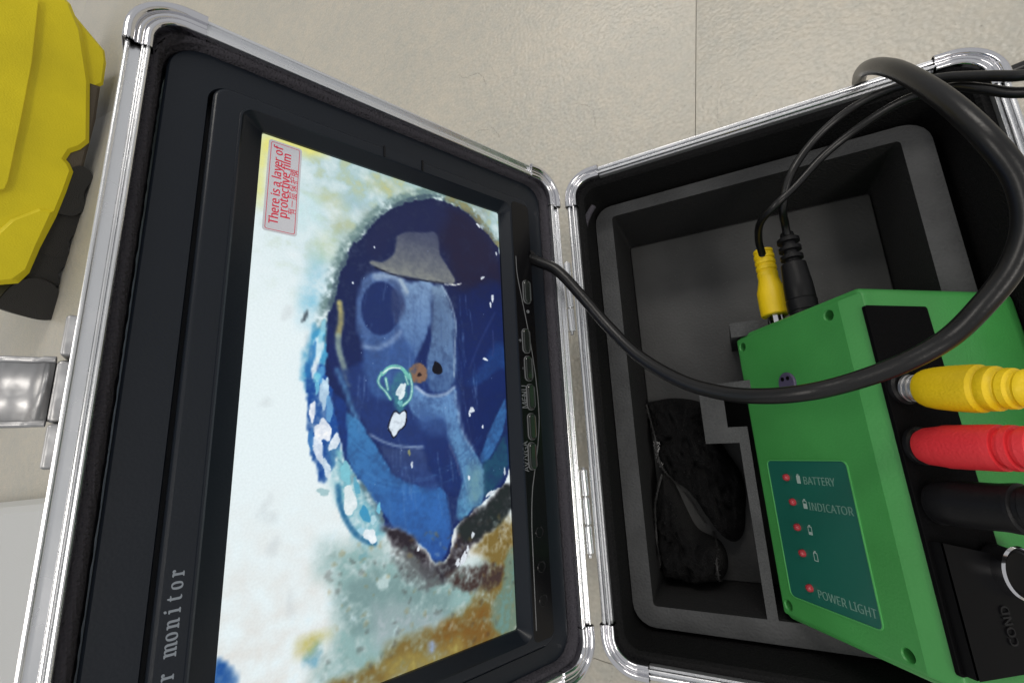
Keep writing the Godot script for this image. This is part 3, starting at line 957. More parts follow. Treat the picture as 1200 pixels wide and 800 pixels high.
	P([[157, 381], [159, 406], [168, 436], [182, 475]], 11.0, Color(0.588, 0.675, 0.651), 2, 0.85)
	P([[158, 448], [178, 490], [187, 516], [198, 537]], 9.0, Color(0.376, 0.627, 0.816), 3, 0.70)
	# floor of the pipe
	L([[168, 448], [183, 490], [197, 527], [225, 570], [248, 592], [300, 603], [363, 604], [418, 588], [447, 565], [393, 423], [228, 422]], Color(0.133, 0.243, 0.510), 3, 0.92, 0.25, 3)
	L([[243, 592], [288, 600], [339, 605], [351, 642], [375, 680], [319, 673], [277, 649]], Color(0.227, 0.314, 0.525), 3, 0.90, 0.30, 3, Color(0.157, 0.275, 0.549))
	P([[225, 571], [253, 586], [288, 596], [339, 600]], 5.0, Color(0.588, 0.675, 0.808), 2, 0.70)
	L([[435, 484], [497, 456], [561, 426], [558, 481], [508, 566], [483, 609], [454, 595], [433, 546]], Color(0.078, 0.165, 0.424), 3, 0.90, 0.20, 3)
	L([[557, 495], [530, 538], [495, 597], [482, 640], [507, 630], [542, 581], [559, 535]], Color(0.212, 0.439, 0.690), 2, 0.90, 0.40, 3)
	L([[552, 580], [509, 632], [485, 645], [487, 711], [522, 698], [557, 651]], Color(0.118, 0.322, 0.455), 3, 0.90, 0.50, 4)
	# lit folds
	L([[192, 303], [200, 263], [222, 239], [256, 236], [285, 239], [307, 246], [356, 235], [360, 276], [356, 331], [339, 379], [322, 420], [313, 486], [232, 498], [214, 453], [207, 402], [194, 362]], Color(0.361, 0.478, 0.682), 3, 0.92, 0.30, 4, Color(0.212, 0.369, 0.627))
	L([[288, 241], [308, 244], [356, 235], [360, 276], [354, 331], [336, 379], [315, 404], [291, 361], [277, 329], [294, 287]], Color(0.525, 0.651, 0.800), 3, 0.90, 0.35, 5, Color(0.345, 0.502, 0.722))
	L([[207, 397], [230, 401], [268, 386], [309, 388], [315, 448], [269, 472], [221, 468]], Color(0.235, 0.384, 0.643), 4, 0.70, 0.50, 6)
	P([[230, 246], [261, 239], [284, 244], [296, 269]], 16.0, Color(0.588, 0.682, 0.800), 3, 0.80)
	P([[284, 243], [300, 268]], 8.0, Color(0.690, 0.769, 0.839), 2, 0.70)
	E(Vector2(242, 313), Vector2(42.0, 58.8), 0.12, Color(0.114, 0.204, 0.447), 2, 1.00)
	E(Vector2(279, 302), Vector2(15.8, 37.2), 0.10, Color(0.227, 0.290, 0.478), 3, 0.75)
	P([[206, 396], [230, 400], [264, 383], [285, 360]], 9.0, Color(0.502, 0.612, 0.784), 3, 0.85)
	P([[195, 303], [199, 350], [214, 375]], 8.0, Color(0.329, 0.455, 0.675), 3, 0.60)
	L([[358, 245], [385, 236], [409, 275], [422, 324], [418, 372], [416, 461], [363, 485], [345, 436], [350, 378], [362, 330], [365, 288]], Color(0.486, 0.596, 0.722), 3, 0.92, 0.40, 4, Color(0.298, 0.447, 0.659))
	L([[367, 263], [392, 271], [404, 325], [390, 374], [364, 353]], Color(0.361, 0.478, 0.643), 4, 0.60, 0.60, 4)
	P([[387, 238], [410, 276], [422, 324], [419, 372], [415, 449]], 4.0, Color(0.620, 0.706, 0.808), 2, 0.75)
	L([[355, 334], [339, 385], [319, 428], [341, 442], [349, 407], [359, 366]], Color(0.094, 0.180, 0.431), 2, 0.90, 0.10, 2)
	# bright run down the middle
	L([[312, 469], [344, 493], [392, 489], [415, 475], [421, 509], [434, 570], [462, 614], [483, 646], [485, 694], [478, 728], [449, 741], [421, 755], [417, 720], [427, 687], [418, 642], [391, 588], [377, 564], [331, 544], [306, 516]], Color(0.416, 0.588, 0.800), 2, 0.90, 0.40, 4, Color(0.329, 0.580, 0.745))
	P([[320, 475], [351, 493], [392, 489], [416, 473]], 7.0, Color(0.651, 0.745, 0.863), 2, 0.80)
	P([[417, 484], [434, 568], [463, 615]], 5.0, Color(0.627, 0.729, 0.847), 3, 0.70)
	L([[330, 551], [383, 545], [398, 582], [425, 648], [430, 678], [412, 699], [378, 683], [351, 637], [337, 591]], Color(0.102, 0.212, 0.478), 3, 0.92, 0.20, 3)
	L([[312, 516], [377, 533], [397, 569], [338, 567]], Color(0.235, 0.376, 0.627), 4, 0.70, 0.30, 3)
	P([[400, 599], [417, 635], [424, 664]], 3.0, Color(0.471, 0.431, 0.588), 2, 0.50)
	L([[452, 631], [481, 651], [480, 716], [453, 730], [444, 677]], Color(0.431, 0.612, 0.675), 4, 0.70, 0.50, 4)
	# hanging flap
	L([[274, 143], [296, 127], [340, 116], [374, 110], [383, 159], [403, 187], [422, 223], [392, 231], [346, 233], [302, 233], [266, 233], [232, 226], [215, 216], [244, 210], [267, 187], [273, 160]], Color(0.282, 0.314, 0.439), 2, 0.95, 0.15, 1, Color(0.557, 0.573, 0.557))
	P([[227, 226], [266, 234], [308, 236], [352, 233], [392, 231]], 3.0, Color(0.078, 0.102, 0.196), 1, 0.80)
	P([[394, 233], [420, 230], [440, 223]], 3.0, Color(0.933, 0.941, 0.925), 1, 0.90)
	# mud round the lower lip
	L([[245, 740], [289, 754], [320, 773], [330, 797], [367, 831], [386, 831], [407, 795], [429, 756], [486, 734], [558, 696], [563, 744], [522, 771], [491, 792], [454, 808], [418, 845], [379, 865], [336, 843], [307, 808], [273, 777]], Color(0.180, 0.149, 0.188), 3, 0.92, 0.45, 10)
	L([[413, 766], [485, 739], [558, 699], [563, 750], [498, 788], [440, 801]], Color(0.141, 0.180, 0.180), 3, 0.85, 0.40, 8)
	L([[385, 854], [438, 849], [525, 866], [508, 901], [411, 885]], Color(0.290, 0.212, 0.196), 3, 0.75, 0.80, 10)
	L([[273, 782], [319, 805], [373, 861], [336, 868], [290, 833]], Color(0.408, 0.431, 0.439), 3, 0.75, 0.90, 12)
	# fine streaks in the wet liner
	for k in 150:
		var x := rng.randf_range(200, 470)
		var y := rng.randf_range(250, 700)
		var l := rng.randf_range(25, 90)
		var lean := (x - 300) * 0.05 + (y - 420) * 0.03
		P([[x, y], [x + lean * 0.5 + rng.randf_range(-3, 3), y + l * 0.5], [x + lean, y + l]], rng.randf_range(1.0, 3.0), [Color(0.62, 0.74, 0.88), Color(0.20, 0.32, 0.56), Color(0.45, 0.60, 0.80)][k % 3], 1, 0.16, 0.9)
	for k in 60:
		var a := PI * rng.randf_range(0.15, 0.85)
		var rr := rng.randf_range(0.95, 1.25)
		var arc := []
		for q in 6:
			arc.append([330 + cos(a + q * 0.05) * 190 * rr, 470 + sin(a + q * 0.05) * 175 * rr])
		P(arc, rng.randf_range(1.0, 3.5), [Color(0.40, 0.66, 0.86), Color(0.05, 0.16, 0.40)][k % 2], 1, 0.1, 0.9)
	_soften(0.7)
	E(Vector2(117, 526), Vector2(6.2, 16.9), 0.00, Color(0.980, 0.988, 1.000), 1, 0.92)
	E(Vector2(136, 491), Vector2(8.0, 31.2), 0.05, Color(0.804, 0.910, 0.973), 1, 0.92)
	E(Vector2(137, 561), Vector2(13.6, 22.1), -0.30, Color(0.980, 0.988, 1.000), 1, 0.92)
	E(Vector2(129, 591), Vector2(8.5, 26.0), -0.20, Color(0.933, 0.965, 1.000), 1, 0.92)
	E(Vector2(146, 627), Vector2(6.8, 16.9), -0.30, Color(0.882, 0.941, 0.980), 1, 0.92)
	E(Vector2(158, 582), Vector2(9.1, 14.3), 0.30, Color(0.941, 0.973, 1.000), 1, 0.92)
	E(Vector2(124, 476), Vector2(4.5, 16.9), 0.10, Color(0.471, 0.804, 0.922), 1, 0.92)
	E(Vector2(123, 466), Vector2(4.5, 6.5), 0.00, Color(0.882, 0.961, 0.980), 1, 0.92)
	E(Vector2(146, 522), Vector2(5.7, 26.0), 0.00, Color(0.431, 0.686, 0.882), 1, 0.92)
	E(Vector2(117, 575), Vector2(4.5, 19.5), -0.10, Color(0.235, 0.510, 0.784), 1, 0.92)
	E(Vector2(189, 687), Vector2(10.2, 29.9), -0.20, Color(0.922, 0.957, 0.965), 1, 0.92)
	E(Vector2(229, 754), Vector2(9.7, 15.6), -0.50, Color(0.957, 0.980, 1.000), 1, 0.92)
	E(Vector2(211, 742), Vector2(5.7, 5.8), 0.00, Color(0.667, 0.863, 0.941), 1, 0.92)
	E(Vector2(180, 638), Vector2(9.1, 19.5), -0.30, Color(0.510, 0.804, 0.863), 1, 0.92)
	E(Vector2(201, 664), Vector2(5.7, 14.3), -0.30, Color(0.353, 0.706, 0.824), 1, 0.92)
	E(Vector2(218, 715), Vector2(9.1, 14.3), -0.40, Color(0.235, 0.627, 0.804), 1, 0.92)
	E(Vector2(142, 667), Vector2(10.2, 6.5), 0.30, Color(0.667, 0.804, 0.824), 1, 0.92)
	E(Vector2(244, 708), Vector2(4.5, 9.1), 0.00, Color(0.471, 0.804, 0.902), 1, 0.92)
	E(Vector2(234, 727), Vector2(5.7, 7.8), 0.00, Color(0.745, 0.882, 0.922), 1, 0.92)
	E(Vector2(122, 409), Vector2(8.4, 24.0), 0.10, Color(0.843, 0.941, 0.980), 2, 0.90)
	E(Vector2(117, 444), Vector2(7.4, 18.0), 0.10, Color(0.922, 0.965, 0.988), 2, 0.90)
	E(Vector2(129, 457), Vector2(6.3, 15.6), 0.10, Color(0.353, 0.667, 0.882), 2, 0.90)
	E(Vector2(110, 430), Vector2(5.3, 36.0), 0.10, Color(0.157, 0.510, 0.784), 2, 0.90)
	E(Vector2(128, 374), Vector2(5.3, 24.0), 0.10, Color(0.588, 0.843, 0.922), 2, 0.90)
	E(Vector2(122, 463), Vector2(6.3, 8.4), 0.10, Color(0.471, 0.843, 0.941), 2, 0.90)
	# debris and glints
	L([[304, 437], [327, 424], [345, 436], [345, 458], [326, 467], [309, 459]], Color(0.573, 0.439, 0.353), 2, 0.95, 0.70, 3)
	E(Vector2(329, 449), Vector2(4.0, 5.0), 0.60, Color(0.157, 0.110, 0.133), 1, 0.90)
	L([[367, 417], [376, 420], [384, 430], [384, 442], [372, 446], [360, 438]], Color(0.039, 0.047, 0.102), 1, 1.00, 0.00, 1)
	E(Vector2(287, 482), Vector2(22.7, 39.0), 0.10, Color(0.235, 0.510, 0.588), 3, 0.70)
	P([[245, 449], [239, 469], [255, 488], [265, 502]], 7.0, Color(0.353, 0.690, 0.667), 1, 0.85)
	P([[245, 449], [239, 469], [255, 488], [265, 502]], 2.5, Color(0.769, 0.933, 0.902), 1, 0.90)
	P([[306, 449], [312, 475], [307, 501], [291, 515]], 7.0, Color(0.353, 0.690, 0.667), 1, 0.85)
	P([[306, 449], [312, 475], [307, 501], [291, 515]], 2.5, Color(0.769, 0.933, 0.902), 1, 0.90)
	P([[254, 460], [259, 483]], 7.0, Color(0.353, 0.690, 0.667), 1, 0.85)
	P([[254, 460], [259, 483]], 2.5, Color(0.769, 0.933, 0.902), 1, 0.90)
	P([[297, 453], [303, 470]], 7.0, Color(0.353, 0.690, 0.667), 1, 0.85)
	P([[297, 453], [303, 470]], 2.5, Color(0.769, 0.933, 0.902), 1, 0.90)
	P([[247, 452], [263, 437], [286, 436], [306, 457]], 8.0, Color(0.471, 0.804, 0.745), 1, 0.90)
	P([[248, 450], [263, 439], [286, 437]], 3.0, Color(0.882, 0.965, 0.941), 1, 0.90)
	E(Vector2(288, 485), Vector2(8.5, 19.5), 0.35, Color(0.894, 0.949, 0.965), 1, 1.00)
	E(Vector2(286, 510), Vector2(5.1, 6.5), 0.00, Color(0.471, 0.784, 0.804), 1, 0.80)
	E(Vector2(280, 549), Vector2(16.5, 29.9), 0.35, Color(0.039, 0.063, 0.157), 1, 1.00)
	E(Vector2(280, 549), Vector2(14.2, 26.6), 0.35, Color(0.886, 0.933, 0.973), 1, 1.00)
	E(Vector2(496, 55), Vector2(8.4, 3.0), 0.70, Color(0.910, 0.941, 0.973), 1, 0.95)
	E(Vector2(503, 196), Vector2(6.3, 3.6), -0.70, Color(0.910, 0.941, 0.973), 1, 0.95)
	E(Vector2(532, 245), Vector2(4.2, 10.2), 0.20, Color(0.910, 0.941, 0.973), 1, 0.95)
	E(Vector2(525, 263), Vector2(3.2, 7.2), 0.00, Color(0.910, 0.941, 0.973), 1, 0.95)
	E(Vector2(550, 120), Vector2(2.6, 5.4), 0.00, Color(0.910, 0.941, 0.973), 1, 0.95)
	E(Vector2(503, 403), Vector2(6.8, 3.6), 0.20, Color(0.910, 0.941, 0.973), 1, 0.95)
	E(Vector2(225, 181), Vector2(2.1, 2.4), 0.00, Color(0.910, 0.941, 0.973), 1, 0.95)
	E(Vector2(182, 269), Vector2(2.1, 2.4), 0.00, Color(0.910, 0.941, 0.973), 1, 0.95)
	E(Vector2(460, 524), Vector2(6.2, 7.8), 0.30, Color(0.910, 0.941, 0.973), 1, 0.95)
	E(Vector2(454, 534), Vector2(2.8, 5.2), 0.00, Color(0.910, 0.941, 0.973), 1, 0.95)
	E(Vector2(502, 710), Vector2(12.5, 3.9), -0.50, Color(0.910, 0.941, 0.973), 1, 0.95)
	E(Vector2(547, 666), Vector2(2.8, 9.1), 0.10, Color(0.910, 0.941, 0.973), 1, 0.95)
	E(Vector2(448, 671), Vector2(3.4, 4.5), 0.00, Color(0.910, 0.941, 0.973), 1, 0.95)
	E(Vector2(312, 633), Vector2(2.8, 5.8), 0.00, Color(0.910, 0.941, 0.973), 1, 0.95)
	E(Vector2(454, 789), Vector2(4.5, 5.8), 0.00, Color(0.910, 0.941, 0.973), 1, 0.95)
	E(Vector2(429, 831), Vector2(5.7, 15.6), 0.50, Color(0.910, 0.941, 0.973), 1, 0.95)
	E(Vector2(415, 836), Vector2(5.1, 7.8), 0.50, Color(0.910, 0.941, 0.973), 1, 0.95)
	E(Vector2(440, 814), Vector2(3.4, 6.5), 0.00, Color(0.910, 0.941, 0.973), 1, 0.95)
	E(Vector2(489, 562), Vector2(2.3, 4.5), 0.00, Color(0.910, 0.941, 0.973), 1, 0.95)
	E(Vector2(326, 794), Vector2(2.8, 5.2), 0.00, Color(0.910, 0.941, 0.973), 1, 0.95)
	E(Vector2(306, 609), Vector2(3.4, 5.8), 0.00, Color(0.667, 0.667, 0.431), 1, 0.80)
	E(Vector2(256, 838), Vector2(11.4, 13.0), 0.00, Color(0.784, 0.871, 0.871), 2, 0.85)
	E(Vector2(217, 788), Vector2(8.0, 9.1), 0.00, Color(0.431, 0.667, 0.706), 2, 0.60)
	E(Vector2(137, 921), Vector2(15.5, 16.5), 0.00, Color(0.533, 0.729, 0.800), 3, 0.90)
	E(Vector2(134, 902), Vector2(27.7, 12.7), 0.00, Color(0.769, 0.745, 0.431), 4, 0.60)
	E(Vector2(354, 973), Vector2(10.0, 10.1), 0.00, Color(0.588, 0.651, 0.745), 3, 0.85)
	E(Vector2(96, 351), Vector2(3.7, 12.0), 0.35, Color(0.275, 0.329, 0.376), 2, 0.85)
	L([[0, 885], [16, 896], [30, 925], [0, 965]], Color(0.110, 0.361, 0.667), 3, 0.90, 0.20, 3)
	P([[528, 329], [530, 361], [525, 394]], 3.0, Color(0.235, 0.298, 0.549), 2, 0.70)
	# fine grit in the silt, specks in the hole, faint smudges on the wall
	for k in 240:
		var at := Vector2(rng.randf_range(150, 560), rng.randf_range(760, 990))
		E(at, Vector2(rng.randf_range(1.5, 6), rng.randf_range(1.5, 7)), rng.randf() * 3.0, [Color(0.80, 0.86, 0.85), Color(0.26, 0.22, 0.20), Color(0.48, 0.60, 0.58), Color(0.62, 0.50, 0.24)][k % 4], 2, 0.28)
	for k in 30:
		E(Vector2(rng.randf_range(170, 545), rng.randf_range(150, 700)), Vector2.ONE * rng.randf_range(0.8, 1.5), 0.0, Color(0.62, 0.72, 0.86), 0, 0.5)
	for k in 7:
		E(Vector2(rng.randf_range(30, 130), rng.randf_range(330, 900)), Vector2(rng.randf_range(3, 12), rng.randf_range(6, 26)), rng.randf_range(-0.4, 0.4), Color(0.82, 0.85, 0.86), 3, 0.4)
	# sensor noise and write out
	var d := PackedByteArray()
	d.resize(SW * SH * 3)
	for i in SW * SH:
		var g: float = 1.0 + (nz[3][i] as float) * 0.02
		var grey := (pic[i * 3] + pic[i * 3 + 1] * 2 + pic[i * 3 + 2]) * 0.25
		for k in 3:
			var v := lerpf(grey, pic[i * 3 + k], 0.90) * g
			d[i * 3 + k] = clampi(int((v - 0.16 * v * (1.0 - v)) * 255.0), 0, 255)
	var sharp := Image.create_from_data(SW, SH, false, Image.FORMAT_RGB8, d)
	return ImageTexture.create_from_image(sharp)


# what the little camera's lens does: blend the picture with a blurred copy of itself
func _soften(amount: float) -> void:
	var im := Image.create_from_data(SW, SH, false, Image.FORMAT_RGBF, pic.to_byte_array())
	im.resize(SW / 4, SH / 4, Image.INTERPOLATE_TRILINEAR)
	im.resize(SW, SH, Image.INTERPOLATE_CUBIC)
	var b := im.get_data().to_float32_array()
	for i in pic.size():
		pic[i] = lerpf(pic[i], b[i], amount)


func _n2(freq: float, seed_: int) -> PackedFloat32Array:
	var n := FastNoiseLite.new()
	n.seed = seed_
	n.frequency = freq
	n.fractal_octaves = 4
	var im := n.get_image(SW, SH)
	im.convert(Image.FORMAT_L8)
	var b := im.get_data()
	var out := PackedFloat32Array()
	out.resize(b.size())
	for i in b.size():
		out[i] = (b[i] - 128) / 128.0
	return out


# fill an outline: softness in halvings, strength, how much noise eats into it, raggedness of the outline in pixels
func L(poly: Array, c: Color, soft: int, strength: float, mottle := 0.0, jag := 0.0, c2 = null) -> void:
	var pts := PackedVector2Array()
	for p in curve2(poly + [poly[0]]):
		if jag > 0.0:
			var s := clampi(int(p.y), 0, SH - 1) * SW + clampi(int(p.x), 0, SW - 1)
			p += Vector2(nz[1][s] + nz[2][s] * 0.7, nz[1][(s + 40000) % (SW * SH)] + nz[2][(s + 40000) % (SW * SH)] * 0.7) * jag * 0.7
		pts.append(p)
	_fill(pts, c, soft, strength, mottle, c if c2 == null else c2)


func curve2(pts: Array) -> Array:
	var out := []
	for v in curve_points(pts.map(func(p): return Vector3(p[0], p[1], 0)), 4.0):
		out.append(Vector2(v.x, v.y))
	return out


func E(at: Vector2, r: Vector2, turn: float, c: Color, soft: int, strength: float) -> void:
	var pts := PackedVector2Array()
	for i in 22:
		var a := TAU * i / 22
		pts.append(at + (Vector2(cos(a) * r.x, sin(a) * r.y) * (1.0 + (0.03 if r.y > 40 else 1.0) * (0.14 * sin(a * 2 + at.y) + 0.13 * sin(a * 3 + at.x) + 0.10 * sin(a * 5 + at.x * 0.7)))).rotated(turn))
	_fill(pts, c, soft, strength, 0.6 if soft > 2 else 0.15, c)


func P(line: Array, w: float, c: Color, soft: int, strength: float, mottle := 0.25) -> void:
	var v := PackedVector2Array()
	for p in curve2(line):
		v.append(p)
	for poly in Geometry2D.offset_polyline(v, w * 0.5, Geometry2D.JOIN_ROUND, Geometry2D.END_ROUND):
		_fill(poly, c, soft, strength, mottle, c)


func _fill(pts: PackedVector2Array, c: Color, soft: int, strength: float, mottle: float, c2: Color) -> void:
	var pad := (1 << soft) * 3
	var lo := Vector2(INF, INF)
	var hi := -lo
	for p in pts:
		lo = lo.min(p)
		hi = hi.max(p)
	var unit := 1 << soft
	var x0 := int(floor(lo.x)) - pad
	var y0 := int(floor(lo.y)) - pad
	var w := (int(hi.x) + pad - x0 + unit) / unit * unit
	var h := (int(hi.y) + pad - y0 + unit) / unit * unit
	var mask := PackedByteArray()
	mask.resize(w * h)
	for y in h:
		var fy := y0 + y + 0.5
		var xs := []
		for i in pts.size():
			var a := pts[i]
			var b := pts[(i + 1) % pts.size()]
			if (a.y <= fy) != (b.y <= fy):
				xs.append(a.x + (fy - a.y) / (b.y - a.y) * (b.x - a.x))
		xs.sort()
		for k in range(0, xs.size() - 1, 2):
			for x in range(maxi(0, int(ceil(xs[k] - x0 - 0.5))), mini(w, int(ceil(xs[k + 1] - x0 - 0.5)))):
				mask[y * w + x] = 255
	var im := Image.create_from_data(w, h, false, Image.FORMAT_L8, mask)
	if soft > 0:
		for k in soft:
			im.shrink_x2()
		im.resize(w, h, Image.INTERPOLATE_CUBIC)
		mask = im.get_data()
	for y in range(maxi(0, -y0), mini(h, SH - y0)):
		for x in range(maxi(0, -x0), mini(w, SW - x0)):
			var m := mask[y * w + x]
			if m == 0:
				continue
			var i := (y0 + y) * SW + x0 + x
			var n: float = nz[1][i] * 0.7 + nz[2][i] * 0.5
			var a := clampf(m / 255.0 * strength * (1.0 + n * mottle * 1.3), 0, 1)
			var t: float = 1.0 + n * 0.05
			var k := i * 3
			var g := clampf((y0 + y - lo.y) / (hi.y - lo.y), 0, 1)
			pic[k] += (lerpf(c.r, c2.r, g) * t - pic[k]) * a
			pic[k + 1] += (lerpf(c.g, c2.g, g) * t - pic[k + 1]) * a
			pic[k + 2] += (lerpf(c.b, c2.b, g) * t - pic[k + 2]) * a


# ==================================================================== the battery box
func box_xf() -> Transform3D:
	return Transform3D(Basis(Vector3(-0.5879577, -0.8079835, 0.0383197), Vector3(0.8088456, -0.5877695, 0.0171967), Vector3(0.0086285, 0.0411057, 0.9991175)).orthonormalized(), Vector3(0.0934223, 0.0195579, 0.0776395))


func build_battery_box() -> void:
	var t := thing("battery_box", "green plastic battery box tilted in the case with indicator label", "battery box", box_xf())
	var x0 := -0.0006
	var x1 := 0.0556
	var z0 := -0.0004
	var z1 := 0.1031
	var hi := 0.0580
	var st := mb()
	# from the blunt lower face up to the label face, with a broad facet along the ridge (x = 0)
	var rings := [ring(x0 + 0.002, x1 - 0.002, z0 + 0.002, z1 - 0.002, 0.0016, hi, 5), ring(x0 + 0.0006, x1 - 0.0006, z0 + 0.0006, z1 - 0.0006, 0.0028, hi - 0.0006, 5), ring(x0, x1, z0, z1, 0.003, hi - 0.002, 5)]
	for i in 6:
		var a := PI / 2 * i / 5
		var e := 0.0018 * (1 - cos(a))
		rings.append(ring(x0 + 0.0008 * (1 - cos(a)), x1 - e, z0 + e, z1 - e, 0.003 - e, 0.0036 - 0.0016 * sin(a), 5))
	rings.append(ring(x0 + 0.0060, x1 - 0.0024, z0 + 0.0024, z1 - 0.0024, 0.0010, 0.0002, 5))
	rings.append(ring(x0 + 0.0066, x1 - 0.0030, z0 + 0.0030, z1 - 0.0030, 0.0005, 0.0, 5))
	loft(st, rings, true, false, true)
	# the label face, with four screw holes sunk into it
	var xs := [x0 + 0.0066, 0.0078, 0.0122, 0.0481, 0.0525, x1 - 0.0030]
	var zs := [z0 + 0.0030, 0.0032, 0.0076, 0.0954, 0.0998, z1 - 0.0030]
	for i in 5:
		for j in 5:
			st.set_smooth_group(-1)
			if (i == 1 or i == 3) and (j == 1 or j == 3):
				var c := Vector3((xs[i] + xs[i + 1]) / 2, 0, (zs[j] + zs[j + 1]) / 2)
				var hw := 0.0022
				for k in 24:
					var q := []
					for m in [k, k + 1]:
						var a: float = TAU * m / 24
						var d := Vector3(cos(a), 0, sin(a))
						q.append([c + d / maxf(absf(d.x), absf(d.z)) * hw, c + d * 0.00185, c + d * 0.0016 + Vector3(0, 0.0004, 0), c + d * 0.0016 + Vector3(0, 0.006, 0), c + Vector3(0, 0.006, 0)])
					for m in 4:
						st.set_smooth_group(m + 40)
						quad(st, q[0][m], q[1][m], q[1][m + 1], q[0][m + 1], true)
			else:
				quad(st, Vector3(xs[i], 0, zs[j]), Vector3(xs[i + 1], 0, zs[j]), Vector3(xs[i + 1], 0, zs[j + 1]), Vector3(xs[i], 0, zs[j + 1]))
	obj("housing", done(st), M.green, t)
	# black connector panel, let into the upper face
	st = mb()
	var rr := func(e: float, d: float) -> PackedVector3Array:
		var out := PackedVector3Array()
		for v in ring(0.0012 + e, 0.0229 - e, 0.0058 + e, 0.0982 - e, 0.0008, d, 3):
			out.append(Vector3(-0.0006 - v.y, v.x, v.z))
		return out
	loft(st, [rr.call(0.0, -0.0008), rr.call(0.0, 0.0002), rr.call(0.0002, 0.0003)], false, true)
	obj("connector_panel", done(st), M.black_panel, t)
	# sockets under the plugs
	for s in [[0.0062, 0.0300, 0.0046], [0.0066, 0.0455, 0.0050], [0.0080, 0.0600, 0.0052]]:
		st = mb()
		lathe(st, [[s[2], -0.0004], [s[2], 0.0012], [s[2] - 0.0006, 0.0017], [0.0028, 0.0017], [0.0026, 0.0009], [0.0, 0.0009]], 28, along(Vector3(-0.0008, s[0], s[1]), Vector3(-1, 0, 0)))
		obj("socket", done(st), M.black_plastic, t)
	# black switch block with a chrome ring
	st = mb()
	plate(st, PackedVector2Array([Vector2(0.0022, 0.0686), Vector2(0.0170, 0.0722), Vector2(0.0212, 0.0734), Vector2(0.0212, 0.0976), Vector2(0.0022, 0.0978)]), -0.001, 0.0034, 0.0005)
	obj("switch_block", done(st), M.switch, t, Transform3D(Basis(Vector3(0, 1, 0), Vector3(-1, 0, 0), Vector3(0, 0, 1)), Vector3(-0.0006, 0, 0)))
	st = mb()
	lathe(st, [[0.0058, -0.002], [0.0061, 0.0018], [0.0061, 0.0030], [0.0057, 0.0035], [0.0053, 0.0030], [0.0051, 0.0016]], 40, along(Vector3(-0.0034, 0.0200, 0.0761), Vector3(-1, 0, 0)))
	obj("switch_ring", done(st), M.chrome, t)
	st = mb()
	lathe(st, [[0.0053, -0.002], [0.0052, 0.0022], [0.0045, 0.0027], [0.0, 0.0024]], 32, along(Vector3(-0.0034, 0.0200, 0.0761), Vector3(-1, 0, 0)))
	obj("switch_cap", done(st), M.switch, t)
	var up := Basis(Vector3(0, 0, -1), Vector3(0, -1, 0), Vector3(-1, 0, 0))
	obj("embossed_mark", text("COND", 0.0016, "Droid Sans", 0.04, 0.0, 0.0004), M.black_plastic, t, Transform3D(up, Vector3(-0.0041, 0.0146, 0.0876)))
	# label with five red lamps
	st = mb()
	loft(st, [ring(0.0154, 0.0478, 0.0493, 0.0938, 0.0016, 0.0, 4), ring(0.0154, 0.0478, 0.0493, 0.0938, 0.0016, -0.00012, 4), ring(0.0158, 0.0474, 0.0497, 0.0934, 0.0014, -0.00014, 4)], true, true)
	var lb := obj("indicator_label", done(st), M.label_green, t)
	st = mb()
	loft(st, [ring(0.0150, 0.0482, 0.0489, 0.0942, 0.0020, 0.0, 4), ring(0.01505, 0.04815, 0.04895, 0.09415, 0.0020, -0.00035, 4), ring(0.01535, 0.04785, 0.04925, 0.09385, 0.0017, -0.00035, 4), ring(0.0154, 0.0478, 0.0493, 0.0938, 0.0016, -0.0001, 4)], true)
	obj("label_rim", done(st), M.label_edge, lb)
	var rd := Basis(Vector3(-1, 0, 0), Vector3(0, 0, -1), Vector3(0, -1, 0))
	for p in [[0.0396, 0.0548], [0.0388, 0.0628], [0.0389, 0.0708], [0.0388, 0.0788], [0.0386, 0.0892]]:
		st = mb()
		lathe(st, [[0.0012, 0.0], [0.0012, 0.0006], [0.0010, 0.0011], [0.0006, 0.0014], [0.0, 0.0015]], 16, along(Vector3(p[0], -0.0001, p[1]), Vector3(0, -1, 0)))
		obj("indicator_light", done(st), M.led_red, lb)
	var level := 4
	for p in [[0.0347, 0.0553], [0.0340, 0.0632], [0.0340, 0.0712], [0.0338, 0.0790]]:
		st = mb()
		loft(st, [ring(p[0] - 0.0008, p[0] + 0.0008, p[1] - 0.0013, p[1] + 0.0013, 0.0002, -0.00018, 2), ring(p[0] - 0.00055, p[0] + 0.00055, p[1] - 0.00105, p[1] + 0.00105, 0.0001, -0.00018, 2)], true)
		add_box(st, Vector3(p[0], -0.00018, p[1] - 0.00155), Vector3(0.0007, 0.00004, 0.0004))
		if level > 1:
			var f := 0.0021 * (level - 1) / 3.0
			add_box(st, Vector3(p[0], -0.00017, p[1] + 0.00105 - f / 2), Vector3(0.0011, 0.00004, f))
		level -= 1
		obj("battery_icon", done(st), M.print_white, lb)
	for s in [["BATTERY", 0.0268, 0.0556], ["INDICATOR", 0.0246, 0.0636], ["POWER LIGHT", 0.0262, 0.0902]]:
		obj("lettering", text(s[0], 0.00110, "Droid Sans", 0.03, 0.0, 0.00004, 0.98), M.print_pale, lb, Transform3D(rd, Vector3(s[1], -0.00018, s[2])))
	# small round jack on the sloping face
	st = mb()
	lathe(st, [[0.0038, -0.0004], [0.0038, 0.0004], [0.0034, 0.0007], [0.0, 0.0007]], 24, along(Vector3(0.0312, 0.0, 0.0232), Vector3(0, -1, 0)))
	var jk := obj("jack_disc", done(st), M.jack_grey, t)
	for dx in [-0.0012, 0.0012]:
		st = mb()
		lathe(st, [[0.0007, 0.0], [0.0007, 0.0002], [0.0, 0.0002]], 12, along(Vector3(0.0312 + dx, -0.0007, 0.0216), Vector3(0, -1, 0)))
		obj("jack_hole", done(st), M.black_panel, jk)


